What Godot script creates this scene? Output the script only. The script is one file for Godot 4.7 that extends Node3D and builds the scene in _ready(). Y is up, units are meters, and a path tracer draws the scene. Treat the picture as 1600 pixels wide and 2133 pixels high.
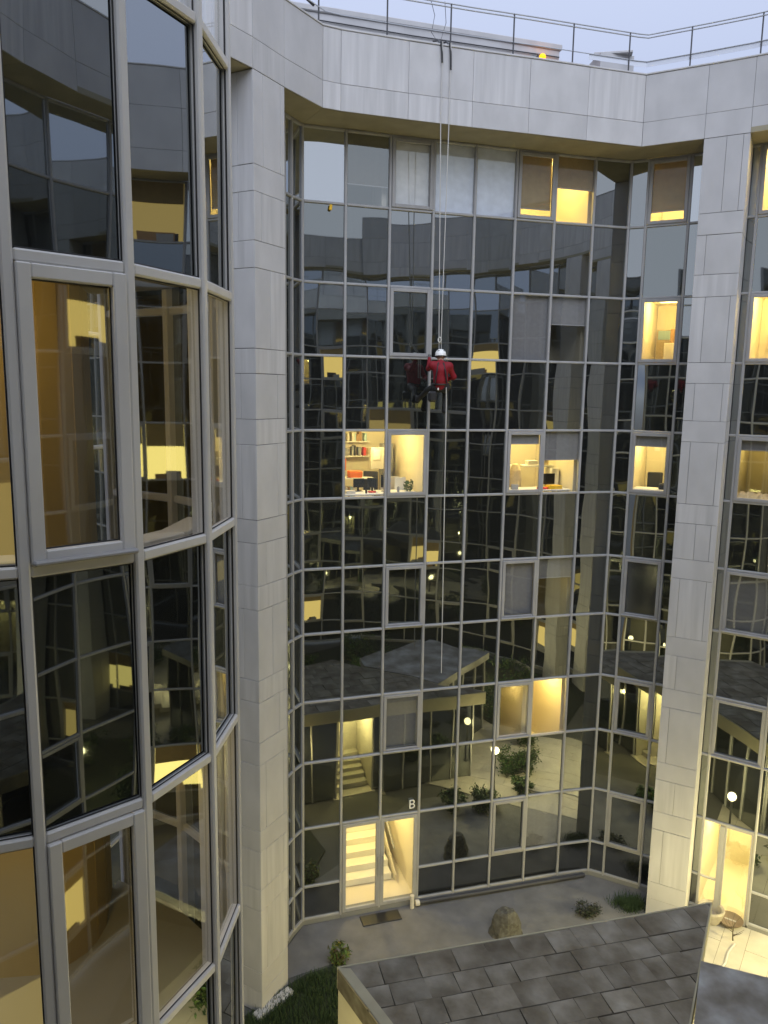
extends Node3D
# Plan coordinates: x to the right of the camera, h height above the camera, z metres ahead of it. V() turns them into Godot's.

var M := {}
var mesh_cache := {}
var names := {}
var rng := RandomNumberGenerator.new()

func V(x: float, h: float, z: float) -> Vector3:
	return Vector3(x, h, -z)

func lin(r: float, g: float, b: float, a := 1.0) -> Color:
	var c := Color(r, g, b, a).linear_to_srgb()
	c.a = a
	return c

# ------------------------------------------------------------------ naming
func numbered(called: String) -> String:
	if not names.has(called):
		names[called] = 0
		return called
	names[called] += 1
	return "%s_%03d" % [called, names[called]]

func tag(o: Node, label: String, category: String, group := "") -> Node:
	o.set_meta("label", label)
	o.set_meta("category", category)
	if group:
		o.set_meta("group", group)
	return o

func thing(called: String, label: String, category: String, at: Vector3, group := "", turn := 0.0) -> Node3D:
	var o := Node3D.new()
	o.name = numbered(called)
	add_child(o, true)
	o.position = at
	o.rotation.y = turn
	tag(o, label, category, group)
	return o

func put(called: String, mesh: Mesh, mat: Material, parent: Node, gx: Transform3D) -> MeshInstance3D:
	var o := MeshInstance3D.new()
	o.name = numbered(called) if parent == self else called
	o.mesh = mesh
	if mat:
		o.material_override = mat
	parent.add_child(o, true)
	o.global_transform = gx
	return o

func solo(called: String, mesh: Mesh, mat: Material, gx: Transform3D, label: String, category: String, group := "") -> MeshInstance3D:
	var o := put(called, mesh, mat, self, gx)
	tag(o, label, category, group)
	return o

func structure(called: String, mesh: Mesh, mat: Material, gx := Transform3D()) -> MeshInstance3D:
	var o := put(called, mesh, mat, self, gx)
	o.set_meta("kind", "structure")
	return o

# ------------------------------------------------------------------ mesh helpers
class MB:
	var v := PackedVector3Array()
	var n := PackedVector3Array()
	var c := PackedColorArray()
	var ix := PackedInt32Array()
	var col := Color.WHITE
	func tri(a: Vector3, b: Vector3, d: Vector3, out: Vector3) -> void:
		var nn := (d - a).cross(b - a)
		if nn.length_squared() < 1e-16:
			return
		nn = nn.normalized()
		if nn.dot(out) < 0.0:
			var t := b
			b = d
			d = t
			nn = -nn
		var k := v.size()
		v.append_array([a, b, d])
		n.append_array([nn, nn, nn])
		c.append_array([col, col, col])
		ix.append_array([k, k + 1, k + 2])
	func quad(a: Vector3, b: Vector3, d: Vector3, e: Vector3, out: Vector3) -> void:
		tri(a, b, d, out)
		tri(a, d, e, out)
	func smooth_tri(a: Vector3, b: Vector3, d: Vector3, na: Vector3, nb: Vector3, nd: Vector3) -> void:
		if (d - a).cross(b - a).dot(na + nb + nd) < 0.0:
			var t := b
			b = d
			d = t
			t = nb
			nb = nd
			nd = t
		var k := v.size()
		v.append_array([a, b, d])
		n.append_array([na, nb, nd])
		c.append_array([col, col, col])
		ix.append_array([k, k + 1, k + 2])
	func box(center: Vector3, size: Vector3, b := 0.0, basis := Basis()) -> void:
		var h := size * 0.5
		b = minf(b, minf(h.x, minf(h.y, h.z)) * 0.9)
		var p := func(s: Vector3, ax: int) -> Vector3:
			var q := Vector3(s.x * (h.x - b), s.y * (h.y - b), s.z * (h.z - b))
			if ax >= 0:
				q[ax] = s[ax] * h[ax]
			return center + basis * q
		for ax in 3:
			var u := (ax + 1) % 3
			var w := (ax + 2) % 3
			for sg in [-1.0, 1.0]:
				var cs := []
				for k in [[-1, -1], [1, -1], [1, 1], [-1, 1]]:
					var s := Vector3.ZERO
					s[ax] = sg
					s[u] = k[0]
					s[w] = k[1]
					cs.append(p.call(s, ax))
				var o := Vector3.ZERO
				o[ax] = sg
				quad(cs[0], cs[1], cs[2], cs[3], basis * o)
		if b <= 0.0:
			return
		for ax in 3:
			var u := (ax + 1) % 3
			var w := (ax + 2) % 3
			for su in [-1.0, 1.0]:
				for sw in [-1.0, 1.0]:
					var s := Vector3.ZERO
					s[u] = su
					s[w] = sw
					s[ax] = -1
					var t := s
					t[ax] = 1
					var o := Vector3.ZERO
					o[u] = su
					o[w] = sw
					quad(p.call(s, u), p.call(s, w), p.call(t, w), p.call(t, u), basis * o)
		for x in [-1, 1]:
			for y in [-1, 1]:
				for z in [-1, 1]:
					var s := Vector3(x, y, z)
					tri(p.call(s, 0), p.call(s, 1), p.call(s, 2), basis * s)
	func tube(pts: Array, r: float, sides := 8, r2 := -1.0, cap := true) -> void:
		if r2 < 0:
			r2 = r
		var rings := []
		for i in pts.size():
			var d: Vector3 = (pts[mini(i + 1, pts.size() - 1)] - pts[maxi(i - 1, 0)]).normalized()
			var a := d.cross(Vector3.UP if absf(d.y) < 0.9 else Vector3.RIGHT).normalized()
			var e := d.cross(a).normalized()
			var ring := []
			var rr := lerpf(r, r2, float(i) / maxf(1, pts.size() - 1))
			for k in sides:
				var q := TAU * k / sides
				var o := a * cos(q) + e * sin(q)
				ring.append([pts[i] + o * rr, o])
			rings.append(ring)
		for i in rings.size() - 1:
			for k in sides:
				var A = rings[i][k]
				var B = rings[i][(k + 1) % sides]
				var C = rings[i + 1][(k + 1) % sides]
				var D = rings[i + 1][k]
				smooth_tri(A[0], B[0], C[0], A[1], B[1], C[1])
				smooth_tri(A[0], C[0], D[0], A[1], C[1], D[1])
		if cap:
			for e in [[0, -1.0], [rings.size() - 1, 1.0]]:
				var ring = rings[e[0]]
				var mid: Vector3 = pts[e[0]]
				var dd: Vector3 = (pts[1] - pts[0]) if e[0] == 0 else (pts[-1] - pts[-2])
				for k in sides:
					tri(mid, ring[k][0], ring[(k + 1) % sides][0], dd * e[1])
	func lathe(prof: Array, at := Vector3.ZERO, sides := 20) -> void:
		for i in prof.size() - 1:
			var p: Vector2 = prof[i]
			var q: Vector2 = prof[i + 1]
			var t := (q - p)
			if t.length() < 1e-6:
				continue
			var nr := Vector2(t.y, -t.x).normalized()
			for k in sides:
				var a := TAU * k / sides
				var b := TAU * (k + 1) / sides
				var A := at + Vector3(p.x * cos(a), p.y, p.x * sin(a))
				var B := at + Vector3(p.x * cos(b), p.y, p.x * sin(b))
				var C := at + Vector3(q.x * cos(b), q.y, q.x * sin(b))
				var D := at + Vector3(q.x * cos(a), q.y, q.x * sin(a))
				var na := Vector3(nr.x * cos(a), nr.y, nr.x * sin(a))
				var nb := Vector3(nr.x * cos(b), nr.y, nr.x * sin(b))
				smooth_tri(A, B, C, na, nb, nb)
				smooth_tri(A, C, D, na, nb, na)
	func prism(poly: PackedVector2Array, h0: float, h1: float) -> void: # poly in plan (x, z ahead)
		var t := Geometry2D.triangulate_polygon(poly)
		for i in range(0, t.size(), 3):
			var p := []
			for k in 3:
				p.append(poly[t[i + k]])
			tri(Vector3(p[0].x, h1, -p[0].y), Vector3(p[1].x, h1, -p[1].y), Vector3(p[2].x, h1, -p[2].y), Vector3.UP)
			if h1 - h0 > 1e-4:
				tri(Vector3(p[0].x, h0, -p[0].y), Vector3(p[1].x, h0, -p[1].y), Vector3(p[2].x, h0, -p[2].y), Vector3.DOWN)
		if h1 - h0 < 1e-4:
			return
		var area := 0.0
		for i in poly.size():
			area += poly[i].cross(poly[(i + 1) % poly.size()])
		for i in poly.size():
			var a := poly[i]
			var b := poly[(i + 1) % poly.size()]
			var o2 := Vector2(b.y - a.y, a.x - b.x) * signf(area)
			quad(Vector3(a.x, h0, -a.y), Vector3(b.x, h0, -b.y), Vector3(b.x, h1, -b.y), Vector3(a.x, h1, -a.y), Vector3(o2.x, 0, -o2.y))
	func done() -> ArrayMesh:
		var arr := []
		arr.resize(Mesh.ARRAY_MAX)
		arr[Mesh.ARRAY_VERTEX] = v
		arr[Mesh.ARRAY_NORMAL] = n
		arr[Mesh.ARRAY_COLOR] = c
		arr[Mesh.ARRAY_INDEX] = ix
		var m := ArrayMesh.new()
		m.add_surface_from_arrays(Mesh.PRIMITIVE_TRIANGLES, arr)
		return m

func bx(x: float, y: float, z: float, b := 0.006) -> Mesh:
	var key := "b%.3f_%.3f_%.3f_%.3f" % [x, y, z, b]
	if not mesh_cache.has(key):
		var m := MB.new()
		m.box(Vector3.ZERO, Vector3(x, y, z), b)
		mesh_cache[key] = m.done()
	return mesh_cache[key]

# A sheet of float glass: not perfectly flat, each variant bows and ripples a little differently.
func pane(w: float, h: float, k: int, bow := 0.0012) -> Mesh:
	w = snappedf(w, 0.004)
	h = snappedf(h, 0.004)
	var key := "p%.3f_%.3f_%d_%.4f" % [w, h, k, bow]
	if mesh_cache.has(key):
		return mesh_cache[key]
	var r := RandomNumberGenerator.new()
	r.seed = 77 + k * 131
	var a := bow * r.randf_range(-1.0, 1.0)
	var f1 := r.randf_range(1.5, 3.2)
	var f2 := r.randf_range(1.5, 3.2)
	var p1 := r.randf() * TAU
	var p2 := r.randf() * TAU
	var tx := r.randf_range(-0.0042, 0.0042)
	var ty := r.randf_range(-0.0042, 0.0042)
	var z := func(x: float, y: float) -> float:
		var u := x / (w * 0.5)
		var q := y / (h * 0.5)
		return a * (1.0 - u * u) * (1.0 - q * q) + bow * 0.28 * (sin(f1 * x * 2.0 + p1 + y) + sin(f2 * y * 2.0 + p2 - x * 0.7)) + tx * x + ty * y
	var nx := 8
	var ny := 12
	var m := MB.new()
	var pts := []
	for j in ny + 1:
		for i in nx + 1:
			var x := (float(i) / nx - 0.5) * w
			var y := (float(j) / ny - 0.5) * h
			var e := 0.01
			var nn := Vector3(-(z.call(x + e, y) - z.call(x - e, y)) / (2 * e), -(z.call(x, y + e) - z.call(x, y - e)) / (2 * e), 1.0).normalized()
			pts.append([Vector3(x, y, z.call(x, y)), nn])
	for j in ny:
		for i in nx:
			var A = pts[j * (nx + 1) + i]
			var B = pts[j * (nx + 1) + i + 1]
			var C = pts[(j + 1) * (nx + 1) + i + 1]
			var D = pts[(j + 1) * (nx + 1) + i]
			m.smooth_tri(A[0], B[0], C[0], A[1], B[1], C[1])
			m.smooth_tri(A[0], C[0], D[0], A[1], C[1], D[1])
	mesh_cache[key] = m.done()
	return mesh_cache[key]

func ring_frame(w: float, h: float, t: float, d: float) -> Mesh:
	var key := "f%.3f_%.3f_%.3f_%.3f" % [w, h, t, d]
	if not mesh_cache.has(key):
		var m := MB.new()
		m.box(Vector3(-w / 2 + t / 2, 0, 0), Vector3(t, h, d), 0.008)
		m.box(Vector3(w / 2 - t / 2, 0, 0), Vector3(t, h, d), 0.008)
		m.box(Vector3(0, h / 2 - t / 2, 0), Vector3(w - 2 * t, t, d - 0.006), 0.008)
		m.box(Vector3(0, -h / 2 + t / 2, 0), Vector3(w - 2 * t, t, d - 0.006), 0.008)
		mesh_cache[key] = m.done()
	return mesh_cache[key]

# ------------------------------------------------------------------ materials
func noise_tex(sd: int, freq: float, lo: Color, hi: Color, size := 512, octaves := 4, normal := false, strength := 4.0) -> NoiseTexture2D:
	var f := FastNoiseLite.new()
	f.seed = sd
	f.noise_type = FastNoiseLite.TYPE_SIMPLEX_SMOOTH
	f.frequency = freq
	f.fractal_octaves = octaves
	var t := NoiseTexture2D.new()
	t.width = size
	t.height = size
	t.seamless = true
	t.noise = f
	if normal:
		t.as_normal_map = true
		t.bump_strength = strength
	else:
		var g := Gradient.new()
		g.set_color(0, lo)
		g.set_color(1, hi)
		t.color_ramp = g
	return t

func mat(c: Color, rough := 0.6, metal := 0.0, spec := 0.5) -> StandardMaterial3D:
	var m := StandardMaterial3D.new()
	m.albedo_color = c
	m.roughness = rough
	m.metallic = metal
	m.metallic_specular = spec
	return m

func tex_mat(c: Color, t: Texture2D, scale: Vector3, rough := 0.7, n: Texture2D = null, ns := 0.4) -> StandardMaterial3D:
	var m := mat(c, rough)
	m.albedo_texture = t
	m.uv1_triplanar = true
	m.uv1_world_triplanar = true
	m.uv1_scale = scale
	if n:
		m.normal_enabled = true
		m.normal_texture = n
		m.normal_scale = ns
	return m

func glow(c: Color, e: float) -> StandardMaterial3D:
	var m := mat(Color.BLACK, 0.5)
	m.emission_enabled = true
	m.emission = c
	m.emission_energy_multiplier = e
	return m

func make_materials() -> void:
	var g := func(a: float) -> Color: return Color(a, a, a)
	var t_soft := noise_tex(3, 0.006, g.call(0.90), g.call(1.0), 512, 5)
	var t_stain := noise_tex(8, 0.011, g.call(0.84), g.call(1.0), 512, 5)
	var t_patch := noise_tex(21, 0.012, Color(0.60, 0.565, 0.50), Color(1.0, 1.0, 0.98), 512, 5)
	var n_fine := noise_tex(5, 0.05, Color.BLACK, Color.WHITE, 512, 4, true, 3.0)
	var n_coarse := noise_tex(6, 0.02, Color.BLACK, Color.WHITE, 512, 5, true, 6.0)
	var t_streak := noise_tex(31, 0.012, g.call(0.86), g.call(1.0), 512, 5)
	for k in 4:
		var a: float = [0.53, 0.555, 0.51, 0.57][k]
		var m := tex_mat(lin(a, a * 0.99, a * 1.0), t_streak if k % 2 else t_soft, Vector3(0.9, 0.045, 0.9) if k % 2 else Vector3(0.4, 0.2, 0.4), 0.75, n_fine, 0.05)
		m.uv1_offset = Vector3(k * 0.37, k * 0.21, k * 0.11)
		M["stone%d" % k] = m
	M.joint = mat(lin(0.10, 0.10, 0.10), 0.9)
	M.core = mat(lin(0.22, 0.22, 0.21), 0.9)
	M.soffit = tex_mat(lin(0.33, 0.30, 0.21), t_soft, Vector3(0.4, 0.4, 0.4), 0.8)
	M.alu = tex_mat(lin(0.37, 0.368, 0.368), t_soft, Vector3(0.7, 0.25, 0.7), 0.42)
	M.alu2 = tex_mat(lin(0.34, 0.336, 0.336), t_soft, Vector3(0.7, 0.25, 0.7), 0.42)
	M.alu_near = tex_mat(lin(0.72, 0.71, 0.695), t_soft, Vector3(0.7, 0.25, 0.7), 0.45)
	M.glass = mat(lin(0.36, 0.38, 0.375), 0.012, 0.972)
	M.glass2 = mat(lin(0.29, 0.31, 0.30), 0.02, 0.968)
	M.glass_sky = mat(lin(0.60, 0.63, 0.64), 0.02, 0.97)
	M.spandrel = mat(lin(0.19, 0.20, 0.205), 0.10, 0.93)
	var o := Image.create(4, 4, false, Image.FORMAT_RGB8)
	o.fill(Color(1, 0.02, 1))
	var ot := ImageTexture.create_from_image(o)
	var hm := ORMMaterial3D.new()
	hm.orm_texture = ot
	hm.transparency = BaseMaterial3D.TRANSPARENCY_ALPHA
	hm.albedo_color = Color(0.97, 1.0, 0.99, 0.27)
	M.half = hm
	var hm2: ORMMaterial3D = hm.duplicate()
	hm2.albedo_color = Color(0.97, 1.0, 0.99, 0.14)
	M.clear = hm2
	var cl := mat(Color(0.9, 0.95, 0.95, 0.04), 0.0)
	cl.transparency = BaseMaterial3D.TRANSPARENCY_ALPHA
	M.plain = cl
	M.blind_grey = tex_mat(lin(0.20, 0.20, 0.205), t_soft, Vector3(2, 2, 2), 0.9)
	M.blind_pale = tex_mat(lin(0.62, 0.66, 0.74), t_soft, Vector3(1, 1, 1), 0.9)
	M.blind_dark = tex_mat(lin(0.085, 0.072, 0.05), t_soft, Vector3(2, 2, 2), 0.9)
	M.blind_white = tex_mat(lin(0.66, 0.66, 0.65), t_soft, Vector3(1, 1, 1), 0.9)
	var bb := tex_mat(lin(0.34, 0.25, 0.10), t_soft, Vector3(1.2, 1.2, 1.2), 0.9)
	bb.backlight_enabled = true
	bb.backlight = lin(0.28, 0.20, 0.08)
	M.blind_brown = bb
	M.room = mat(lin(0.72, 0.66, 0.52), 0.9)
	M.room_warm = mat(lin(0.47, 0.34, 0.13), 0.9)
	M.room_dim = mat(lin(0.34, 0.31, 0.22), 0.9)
	M.lamp = glow(Color(1.0, 0.88, 0.55), 2.5)
	M.white = mat(lin(0.75, 0.74, 0.70), 0.5)
	M.offwhite = mat(lin(0.60, 0.56, 0.48), 0.6)
	M.grey = mat(lin(0.28, 0.28, 0.28), 0.6)
	M.black = mat(lin(0.015, 0.015, 0.016), 0.5)
	M.screen = mat(lin(0.012, 0.013, 0.014), 0.25)
	M.orange = mat(lin(0.75, 0.16, 0.02), 0.7)
	M.red = mat(lin(0.62, 0.06, 0.05), 0.7)
	M.yellow = mat(lin(0.80, 0.48, 0.02), 0.6)
	M.paleblue = mat(lin(0.35, 0.50, 0.50), 0.6)
	M.wood = tex_mat(lin(0.38, 0.22, 0.09), t_stain, Vector3(0.4, 3, 3), 0.6)
	M.cloth = tex_mat(lin(0.62, 0.50, 0.30), t_stain, Vector3(3, 3, 3), 0.9)
	M.paving = tex_mat(lin(0.195, 0.192, 0.19), t_stain, Vector3(0.22, 0.22, 0.22), 0.85, n_coarse, 0.25)
	M.paving2 = tex_mat(lin(0.50, 0.47, 0.40), t_soft, Vector3(0.3, 0.3, 0.3), 0.8, n_coarse, 0.2)
	M.ground = tex_mat(lin(0.12, 0.12, 0.11), t_stain, Vector3(0.1, 0.1, 0.1), 0.95)
	for k in 5:
		var a: float = [0.27, 0.30, 0.24, 0.34, 0.28][k]
		var m := tex_mat(lin(a * 1.06, a * 1.01, a * 0.92), t_patch, Vector3(0.17, 0.17, 0.17), 0.8, n_coarse, 0.5)
		m.uv1_offset = Vector3(k * 0.31, 0, k * 0.17)
		M["paver%d" % k] = m
	M.mortar = tex_mat(lin(0.15, 0.14, 0.115), t_patch, Vector3(0.5, 0.5, 0.5), 0.95)
	M.slab_blue = tex_mat(lin(0.44, 0.455, 0.50), t_patch, Vector3(0.16, 0.16, 0.16), 0.8, n_fine, 0.3)
	M.render_wall = tex_mat(lin(0.42, 0.39, 0.28), t_soft, Vector3(0.3, 0.3, 0.3), 0.85)
	M.soil = mat(lin(0.03, 0.035, 0.02), 0.95)
	M.grass = mat(Color.WHITE, 0.8)
	M.grass.vertex_color_use_as_albedo = true
	M.leaf = mat(Color.WHITE, 0.6)
	M.leaf.vertex_color_use_as_albedo = true
	M.leaf.backlight_enabled = true
	M.leaf.backlight = Color(0.3, 0.4, 0.15)
	M.bark = mat(lin(0.10, 0.08, 0.05), 0.9)
	M.terracotta = tex_mat(lin(0.45, 0.41, 0.33), t_stain, Vector3(1, 1, 1), 0.8)
	M.bowl = tex_mat(lin(0.20, 0.15, 0.11), t_stain, Vector3(1, 1, 1), 0.7)
	M.rock = tex_mat(lin(0.16, 0.16, 0.15), t_patch, Vector3(1.2, 1.2, 1.2), 0.9, n_coarse, 0.8)
	M.rope = mat(lin(0.50, 0.49, 0.47), 0.7)
	M.metal_dark = mat(lin(0.05, 0.05, 0.055), 0.5)
	M.rail = mat(lin(0.42, 0.44, 0.48), 0.4)
	M.kick = mat(lin(0.62, 0.65, 0.72), 0.5)
	M.figure = mat(Color.WHITE, 0.75)
	M.figure.vertex_color_use_as_albedo = true
	M.globe = glow(Color(1.0, 0.92, 0.66), 7.0)
	M.amber = glow(Color(1.0, 0.62, 0.02), 1.6)
	M.litwin = glow(Color(1.0, 0.86, 0.48), 0.8)
	M.litwin3 = glow(Color(1.0, 0.89, 0.50), 1.7)
	M.litwin2 = glow(Color(1.0, 0.86, 0.50), 0.32)

# ------------------------------------------------------------------ curtain walls
const T := [6.0, 4.33, 2.52, 0.82, -0.98, -2.675, -4.46, -6.15, -7.967, -9.635, -11.48, -13.167, -14.11]
const GROUND := -14.25

func wall_frame(A: Vector2, B: Vector2) -> Transform3D: # origin at A on the glass line, x along the wall, y up, z outwards into the court
	var u := V(B.x - A.x, 0, B.y - A.y).normalized()
	return Transform3D(Basis(u, Vector3.UP, u.cross(Vector3.UP)), V(A.x, 0, A.y))

var frame_mat := "alu"

func mullion(parent: Node, p: Vector2, a: Vector2, b: Vector2, h0: float, h1: float, w: float, d: float) -> void:
	var f := wall_frame(a, b)
	f.origin = V(p.x, (h0 + h1) / 2, p.y) - f.basis.z * (d / 2 - 0.025)
	put("mullion", bx(w, h1 - h0, d, 0.012), M[frame_mat], parent, f)

func transom(parent: Node, f: Transform3D, x0: float, x1: float, h: float, t: float, d: float, m: Material) -> void:
	put("transom", bx(x1 - x0, t, d, 0.02 if t > 0.08 else 0.012), m, parent, f.translated_local(Vector3((x0 + x1) / 2, h, -d / 2 + 0.02)))

# One opening of the grid. spec: g = glass, f = opening frame, blind = [material, top share, bottom share]
func cell(parent: Node, f: Transform3D, x0: float, x1: float, h0: float, h1: float, spec: Dictionary, ft := 0.085) -> void:
	var w := x1 - x0
	var h := h1 - h0
	var c := f.translated_local(Vector3((x0 + x1) / 2, (h0 + h1) / 2, 0))
	var g: Material = M[spec.get("g", "glass")]
	var k := rng.randi() % 24
	var owner := parent
	if spec.get("f", false):
		var win := put("window", ring_frame(w - 0.004, h - 0.004, ft, 0.07), M.alu2 if frame_mat == "alu" else M.alu_near, parent, c.translated_local(Vector3(0, 0, 0.012)))
		owner = win
		w -= 2 * ft
		h -= 2 * ft
		if spec.get("sill", false):
			put("sill", bx(w + 2 * ft, 0.03, 0.06, 0.01), M.alu, win, c.translated_local(Vector3(0, -h / 2 - ft + 0.02, 0.07)))
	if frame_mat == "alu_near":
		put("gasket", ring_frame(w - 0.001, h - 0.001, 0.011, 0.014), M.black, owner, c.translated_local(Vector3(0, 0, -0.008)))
	put("pane", pane(w - 0.002, h - 0.002, k), g, owner, c.translated_local(Vector3(0, 0, -0.03)))
	if String(spec.get("g", "")).begins_with("litwin"):
		var hh := h * rng.randf_range(0.12, 0.4)
		put("blind", bx(w - 0.02, hh, 0.01, 0.0), M.blind_brown, owner, c.translated_local(Vector3(0, h / 2 - hh / 2, 0.0)))
		for q in 3:
			var bw := w * rng.randf_range(0.25, 0.7)
			var bh := h * rng.randf_range(0.05, 0.16)
			put("furniture_shape", bx(bw, bh, 0.02, 0.006), [M.black, M.wood, M.grey][q], owner, c.translated_local(Vector3((rng.randf() - 0.5) * (w - bw), -h / 2 + bh / 2, -0.004 + 0.006 * q)))
	if spec.has("blind"):
		var b: Array = spec.blind
		var y1: float = h / 2 - h * b[1] + (0.07 if b[1] == 0.0 else 0.0)
		var y0: float = h / 2 - h * b[2]
		var bm := put("blind", bx(w + 0.05, y1 - y0, 0.008, 0.0), M[b[0]], owner, c.translated_local(Vector3(0, (y0 + y1) / 2, -0.10)))
		if b[2] < 0.98:
			put("blind_bar", bx(w + 0.05, 0.025, 0.02, 0.006), M.grey, bm, c.translated_local(Vector3(0, y0 - 0.013, -0.10)))

func glaze(parent: Node, nodes: Array, rows: Array, specs: Dictionary, default_spec: Callable, mw := 0.066, md := 0.11, tt := 0.06) -> void:
	for i in nodes.size():
		var a: Vector2 = nodes[maxi(i - 1, 0)]
		var b: Vector2 = nodes[mini(i + 1, nodes.size() - 1)]
		mullion(parent, nodes[i], a, b, rows[-1] - 0.06, rows[0], mw, md)
	for i in nodes.size() - 1:
		var f := wall_frame(nodes[i], nodes[i + 1])
		var w: float = nodes[i].distance_to(nodes[i + 1])
		for r in rows.size():
			if not specs.get("no_transom", []).has(Vector2i(r, i)):
				transom(parent, f, mw / 2, w - mw / 2, rows[r] - (tt / 2 if r == 0 else 0.0), tt, 0.09, M[frame_mat])
		for r in rows.size() - 1:
			var key := Vector2i(r, i)
			var s: Dictionary = specs[key] if specs.has(key) else default_spec.call(r, i)
			if s.get("skip", false):
				continue
			cell(parent, f, mw / 2, w - mw / 2, rows[r + 1] + tt / 2, rows[r] - (tt if r == 0 else tt / 2), s)

# A room behind the glass: thick floor, ceiling, back and sides, and a ceiling lamp.
func room(parent: Node, A: Vector2, B: Vector2, h0: float, h1: float, depth: float, m: Material, energy: float, col: Color, where: String, back := 0.32, floor_mat: Material = null) -> Transform3D:
	var f := wall_frame(A, B)
	var w := A.distance_to(B)
	var s := MB.new()
	var t := 0.12
	var mid := Vector3(w / 2, 0, -depth / 2 - back / 2)
	s.box(mid + Vector3(0, h0 - t / 2, 0), Vector3(w + 2 * t, t, depth - back + 2 * t), 0.0)
	s.box(mid + Vector3(0, h1 + t / 2, 0), Vector3(w + 2 * t, t, depth - back + 2 * t), 0.0)
	s.box(Vector3(w / 2, (h0 + h1) / 2, -depth - t / 2), Vector3(w - 0.01, h1 - h0, t), 0.0)
	s.box(Vector3(-t / 2, (h0 + h1) / 2, mid.z), Vector3(t, h1 - h0, depth - back), 0.0)
	s.box(Vector3(w + t / 2, (h0 + h1) / 2, mid.z), Vector3(t, h1 - h0, depth - back), 0.0)
	put("room", s.done(), m, parent, f)
	var lp := f * Vector3(w / 2, h1 - 0.06, -depth * 0.45)
	if energy > 0.0:
		var L := thing("ceiling_light", "ceiling light panel " + where, "ceiling light", lp, "ceiling lights in lit rooms")
		put("lamp_panel", bx(minf(0.45, w * 0.5), 0.03, 0.25, 0.005), M.lamp, L, Transform3D(f.basis, lp))
		var o := OmniLight3D.new()
		o.name = "lamp_glow"
		o.light_color = col
		o.light_energy = energy * 0.40
		o.light_size = 0.12
		o.omni_range = 12.0
		o.omni_attenuation = 2.0
		o.shadow_enabled = true
		L.add_child(o)
		o.global_position = lp - Vector3(0, 0.14, 0)
	return f

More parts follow.
